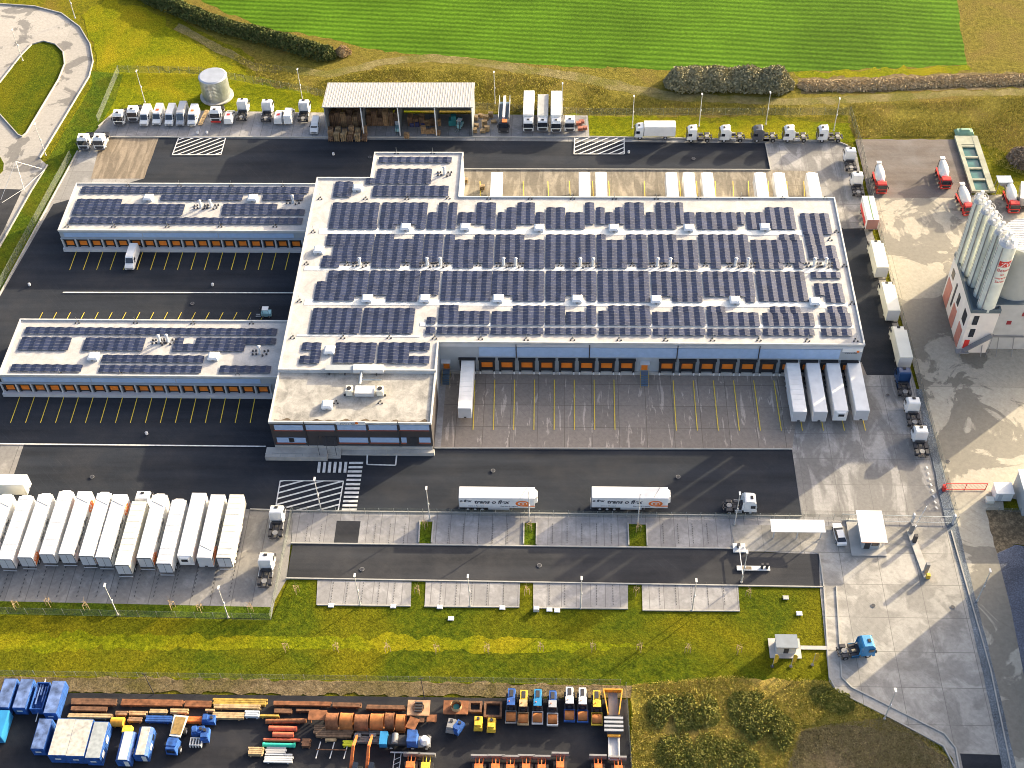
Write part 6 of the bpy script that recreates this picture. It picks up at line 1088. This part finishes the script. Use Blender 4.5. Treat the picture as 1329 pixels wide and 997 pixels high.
MB().prism([(-3.2, -.8, 1.0), (-.2, -.6, 1.0), (-.2, .6, 1.0), (-3.2, .8, 1.0)], [(-3.6, -1.2, 2.0), (0, -.9, 2.0), (0, .9, 2.0), (-3.6, 1.2, 2.0)]).build('skip_body', offw, t); MB().box(-3.3, -.3, -.85, .85, 2.002, 2.06).build('load', mat('brown_earth', (.26, .17, .06), .9, var=.3, vs=2), t); wheels(t, [1.6, -1.6], 1.15, .6, .35)
t = thing('truck_crane', 'blue-cabbed vehicle with white mixer drum facing right, below the pipe sections', 'truck', Vector((*G(527, 966).xy, Z)), 0); MB().box(.3, 2.0, -1.1, 1.1, .8, 2.8, tx=.1, ty=.1).build('cab', blue, t); MB().box(-4.0, -2.8, -1.1, 1.1, .7, 1.9).build('rear_box', lblue, t); MB().box(-2.7, .2, -.8, .8, .7, 1.3).build('chassis', dkm, t); MB().cyl((-1.6, -.8, 1.6), (-1.6, .8, 1.6), .5, n=14).build('winch', grey, t); MB().cyl((3.1, 0, .9), (3.1, 0, 2.0), .8, .5, n=18).build('drum', white, t); MB().box(2.05, 4.0, -.9, .9, .5, .88).build('front_frame', grey, t); wheels(t, [1.2, -2.2, 3.4], 1.1, .5, .3)
def exc():
    t = thing('excavator', '', 'excavator'); m = MB(); m.prism([(-.25, -3.2, .8), (.25, -3.2, .8), (.2, .2, 2.7), (-.2, .2, 2.7)], [(-.25, -3.2, 1.3), (.25, -3.2, 1.3), (.2, .2, 3.2), (-.2, .2, 3.2)]); m.prism([(-.2, .2, 2.6), (.2, .2, 2.6), (.15, 2.8, 1.2), (-.15, 2.8, 1.2)], [(-.2, .2, 3.1), (.2, .2, 3.1), (.15, 2.8, 1.6), (-.15, 2.8, 1.6)]); m.build('boom', orr, t); MB().prism([(-.5, 2.8, .2), (.5, 2.8, .2), (.5, 3.6, .2), (-.5, 3.6, .2)], [(-.5, 2.6, 1.2), (.5, 2.6, 1.2), (.5, 3.3, 1.2), (-.5, 3.3, 1.2)]).build('bucket', grey, t)
    MB().box(-1.2, 1.2, -5.4, -3.0, .9, 1.9).build('body', grey, t); MB().box(.4, 1.2, -3.6, -2.2, .9, 2.6).build('cab', gls, t)
    for s in (-1, 1): MB().box(s*1.1-.3, s*1.1+.3, -5.4, -2.2, 0, .85).build('crawler', black, t)
    return t
spawn('ex', exc, Vector((*G(461, 982).xy, Z)), -4, 'orange-boomed excavator at the lower edge, left of two', 'excavators'); spawn('ex', None, Vector((*G(481, 982).xy, Z)), -3, 'orange-boomed excavator at the lower edge, right of two', 'excavators')
t = thing('steel_ladder_frame', 'grey lattice attachment lying at the lower edge of the yard', 'attachment', Vector((*G(516, 990).xy, Z))); m = MB(); m.bar((-1.2, 1.4, .4), (1.2, 1.4, .4), .25); m.bar((-.5, 1.3, .3), (-.6, -2.5, .3), .15); m.bar((.5, 1.3, .3), (.4, -2.5, .3), .15); [m.bar((-.5, y, .3), (.45, y+.5, .3), .1) for y in (-2.2, -1.4, -.6, .2)]; m.build('lattice', lgrey, t)
for px, py, s in ((200, 901, 'left one above the beams'), (551, 907, 'right one above the slotted plate')):
    def thin():
        t = thing('sign_post', '', 'post'); MB().cyl((0, 0, 0), (-.1, 0, 6.4), .09, .05, n=8).build('pole', dkm, t); MB().box(-.5, .3, -.05, .05, 6.35, 6.45).build('cross_arm', dkm, t); return t
    spawn('thin', thin, Vector((*G(px, py).xy, Z)), 0, 'thin dark post with cross arm, '+s, 'dark posts')

# guyed gate frames west of the site
t = thing('road_gantry', 'thin white tubular frame spanning the loop road beside the asphalt', 'frame', Vector((*G(32, 248).xy, Z))); p_ = lambda x, y, z=0: (*(G(x, y).xy-G(32, 248).xy), z)
m = MB(); m.bar(p_(32, 248), p_(33, 242, 7), .14); m.bar(p_(33, 242, 7), p_(55, 222, .4), .12); m.bar(p_(33, 242, 7), p_(2, 262, .3), .1); m.bar(p_(32, 248, .4), p_(58, 224, .4), .1); m.bar(p_(32, 248, .4), p_(4, 266, .4), .1); m.build('tube_frame', white, t)

# ================================================================ VEGETATION
def leaves(name, path, width, height, n, m, label, cat, size=.3, kind=None, world=None, jag=.35):
    P = [G(*p).xy for p in path]; seg = [(b-a).length for a, b in zip(P, P[1:])]; tot = sum(seg); mb = MB(); o0 = P[0]; v = mb.v; f = mb.f
    bumps = [(random.random()*tot, random.uniform(1, 4), random.uniform(-.5, .4)) for _ in range(int(tot/2)+6)]
    for _ in range(n):
        s = random.random()*tot; q = s; k = 0
        while q > seg[k] and k < len(seg)-1: q -= seg[k]; k += 1
        a, b = P[k], P[k+1]; d = (b-a).normalized(); nn = Vector((-d.y, d.x)); hh = 1+sum(c*math.exp(-((s-u)/w)**2) for u, w, c in bumps)*jag; hh = max(.35, min(1.4, hh))
        endf = min(1, min(s, tot-s)/(width*.5)+.25); u = random.uniform(-1, 1); top = math.sqrt(max(0, 1-u*u))*height*hh*endf; z = top*(random.random()**.45)
        c = Vector((*(a+d*q+nn*u*width/2*endf*(.85+.3*random.random()) - o0), z+.05)); e = Vector((random.gauss(0, 1), random.gauss(0, 1), random.gauss(0, 1))).normalized(); g = e.orthogonal().normalized(); g.rotate(Matrix.Rotation(random.random()*6, 3, e)); h_ = e.cross(g); sz = size*random.uniform(.5, 1.3)
        i0 = len(v); v += [tuple(c-g*sz), tuple(c+h_*sz*.6), tuple(c+g*sz), tuple(c-h_*sz*.6)]; f.append((i0, i0+1, i0+2, i0+3)); mb.mi.append(0); mb.sm.append(False)
    me = bpy.data.meshes.new(name); me.from_pydata(v, [], f); me.materials.append(m); o = bpy.data.objects.new(name, me); COL.objects.link(o); o.location = (o0.x, o0.y, Z if not kind else 0)
    tag(o, label, cat, None, kind); return o
leaves('hedge', [(165, -18), (205, 4), (252, 24), (300, 40), (360, 56), (405, 70), (436, 77)], 5.0, 2.8, 30000, HEDGE, 'long dark evergreen hedge curving along the field edge at top left', 'hedge', .32)
leaves('bush', [(436, 70), (456, 70)], 4.0, 2.6, 3500, leaf_mat('tan_twigs', (.26, .19, .1), (.38, .28, .15), (.5, .38, .2)), 'tan bare bush at the end of the dark hedge', 'bush', .28)
leaves('thicket', [(862, 112), (900, 108), (960, 108), (1012, 112), (1030, 114)], 8.5, 4.2, 24000, BUSH, 'large brown-grey thicket between the field and the track', 'thicket', .34, jag=.45)
leaves('reed_bank_plants', [(1035, 112), (1120, 112), (1230, 106), (1340, 104)], 4.5, .65, 12000, REED, 'brown reeds along the ditch', 'reeds', .28, 'stuff')
leaves('shrub', [(1318, 195), (1340, 225)], 7, 2.6, 5000, leaf_mat('pale_twigs', (.14, .11, .08), (.24, .19, .14), (.34, .28, .2)), 'pale brown shrub at the right edge above the mixers', 'shrub', .3)
for k, (path, w_, h_, n_, s) in enumerate((([(842, 912), (872, 930), (905, 922), (932, 938)], 6, .8, 6500, 'dark green bramble patch right of the machine yard fence'), ([(948, 905), (975, 925), (1000, 950), (1030, 940)], 7, .9, 8500, 'larger bramble mound in the scrub, left of the dry brown area'), ([(1052, 898), (1075, 908), (1108, 920)], 4, .7, 3500, 'low bush beside the curved entrance kerb'), ([(850, 985), (900, 972), (935, 985), (985, 990)], 6, .7, 7000, 'bramble patch at the lower edge of the scrub'))): leaves('bramble', path, w_, h_, n_, leaf_mat('bramble_leaf%d' % k, (.08, .1, .025), (.18, .18, .04), (.36, .31, .09)) if k < 1 else MAT['bramble_leaf0'], s, 'bramble', .2, jag=.9)
def tufts(name, poly, n, m, size=.35):
    P = [G(*p).xy for p in poly]; xs_ = [p.x for p in P]; ys_ = [p.y for p in P]; v = []; f = []; cnt = 0; tries = 0
    from mathutils import noise as mn
    def inside(x, y):
        c = False; j = len(P)-1
        for i in range(len(P)):
            if (P[i].y > y) != (P[j].y > y) and x < (P[j].x-P[i].x)*(y-P[i].y)/(P[j].y-P[i].y)+P[i].x: c = not c
            j = i
        return c
    while cnt < n and tries < n*8:
        tries += 1; x = random.uniform(min(xs_), max(xs_)); y = random.uniform(min(ys_), max(ys_))
        if not inside(x, y) or mn.noise(Vector((x*.12, y*.12, 3))) < random.uniform(-.5, .35): continue
        cnt += 1; a = random.random()*6.28; w = size*.35*random.uniform(.5, 1.3); h = size*random.uniform(.5, 1.8); dx, dy = math.cos(a)*w, math.sin(a)*w; lx, ly = random.uniform(-.3, .3), random.uniform(-.3, .3); i0 = len(v)
        v += [(x-dx, y-dy, 0), (x+dx, y+dy, 0), (x+lx, y+ly, h)]; f.append((i0, i0+1, i0+2))
    me = bpy.data.meshes.new(name); me.from_pydata(v, [], f); me.materials.append(m); o = bpy.data.objects.new(name, me); COL.objects.link(o); o.location.z = .2; tag(o, 'tall rough grass tufts', 'grass', None, 'stuff'); return o
tufts('tall_grass', [(820, 889), (950, 878), (1078, 884), (1085, 897), (1150, 932), (1040, 945), (1015, 1010), (820, 1010)], 26000, TUFT, .24)
tufts('dry_grass', [(1040, 948), (1100, 938), (1150, 932), (1228, 972), (1245, 1010), (1015, 1010)], 14000, TUFTB, .2)
tufts('rough_grass', [(300, 70), (420, 104), (500, 88), (640, 92), (760, 108), (860, 134), (1100, 140), (1100, 150), (765, 147), (620, 142), (430, 128), (330, 105)], 18000, TUFTC, .26)
tufts('rough_grass', [(1105, 135), (1360, 124), (1360, 240), (1290, 215), (1270, 178), (1110, 178)], 14000, TUFT, .26)
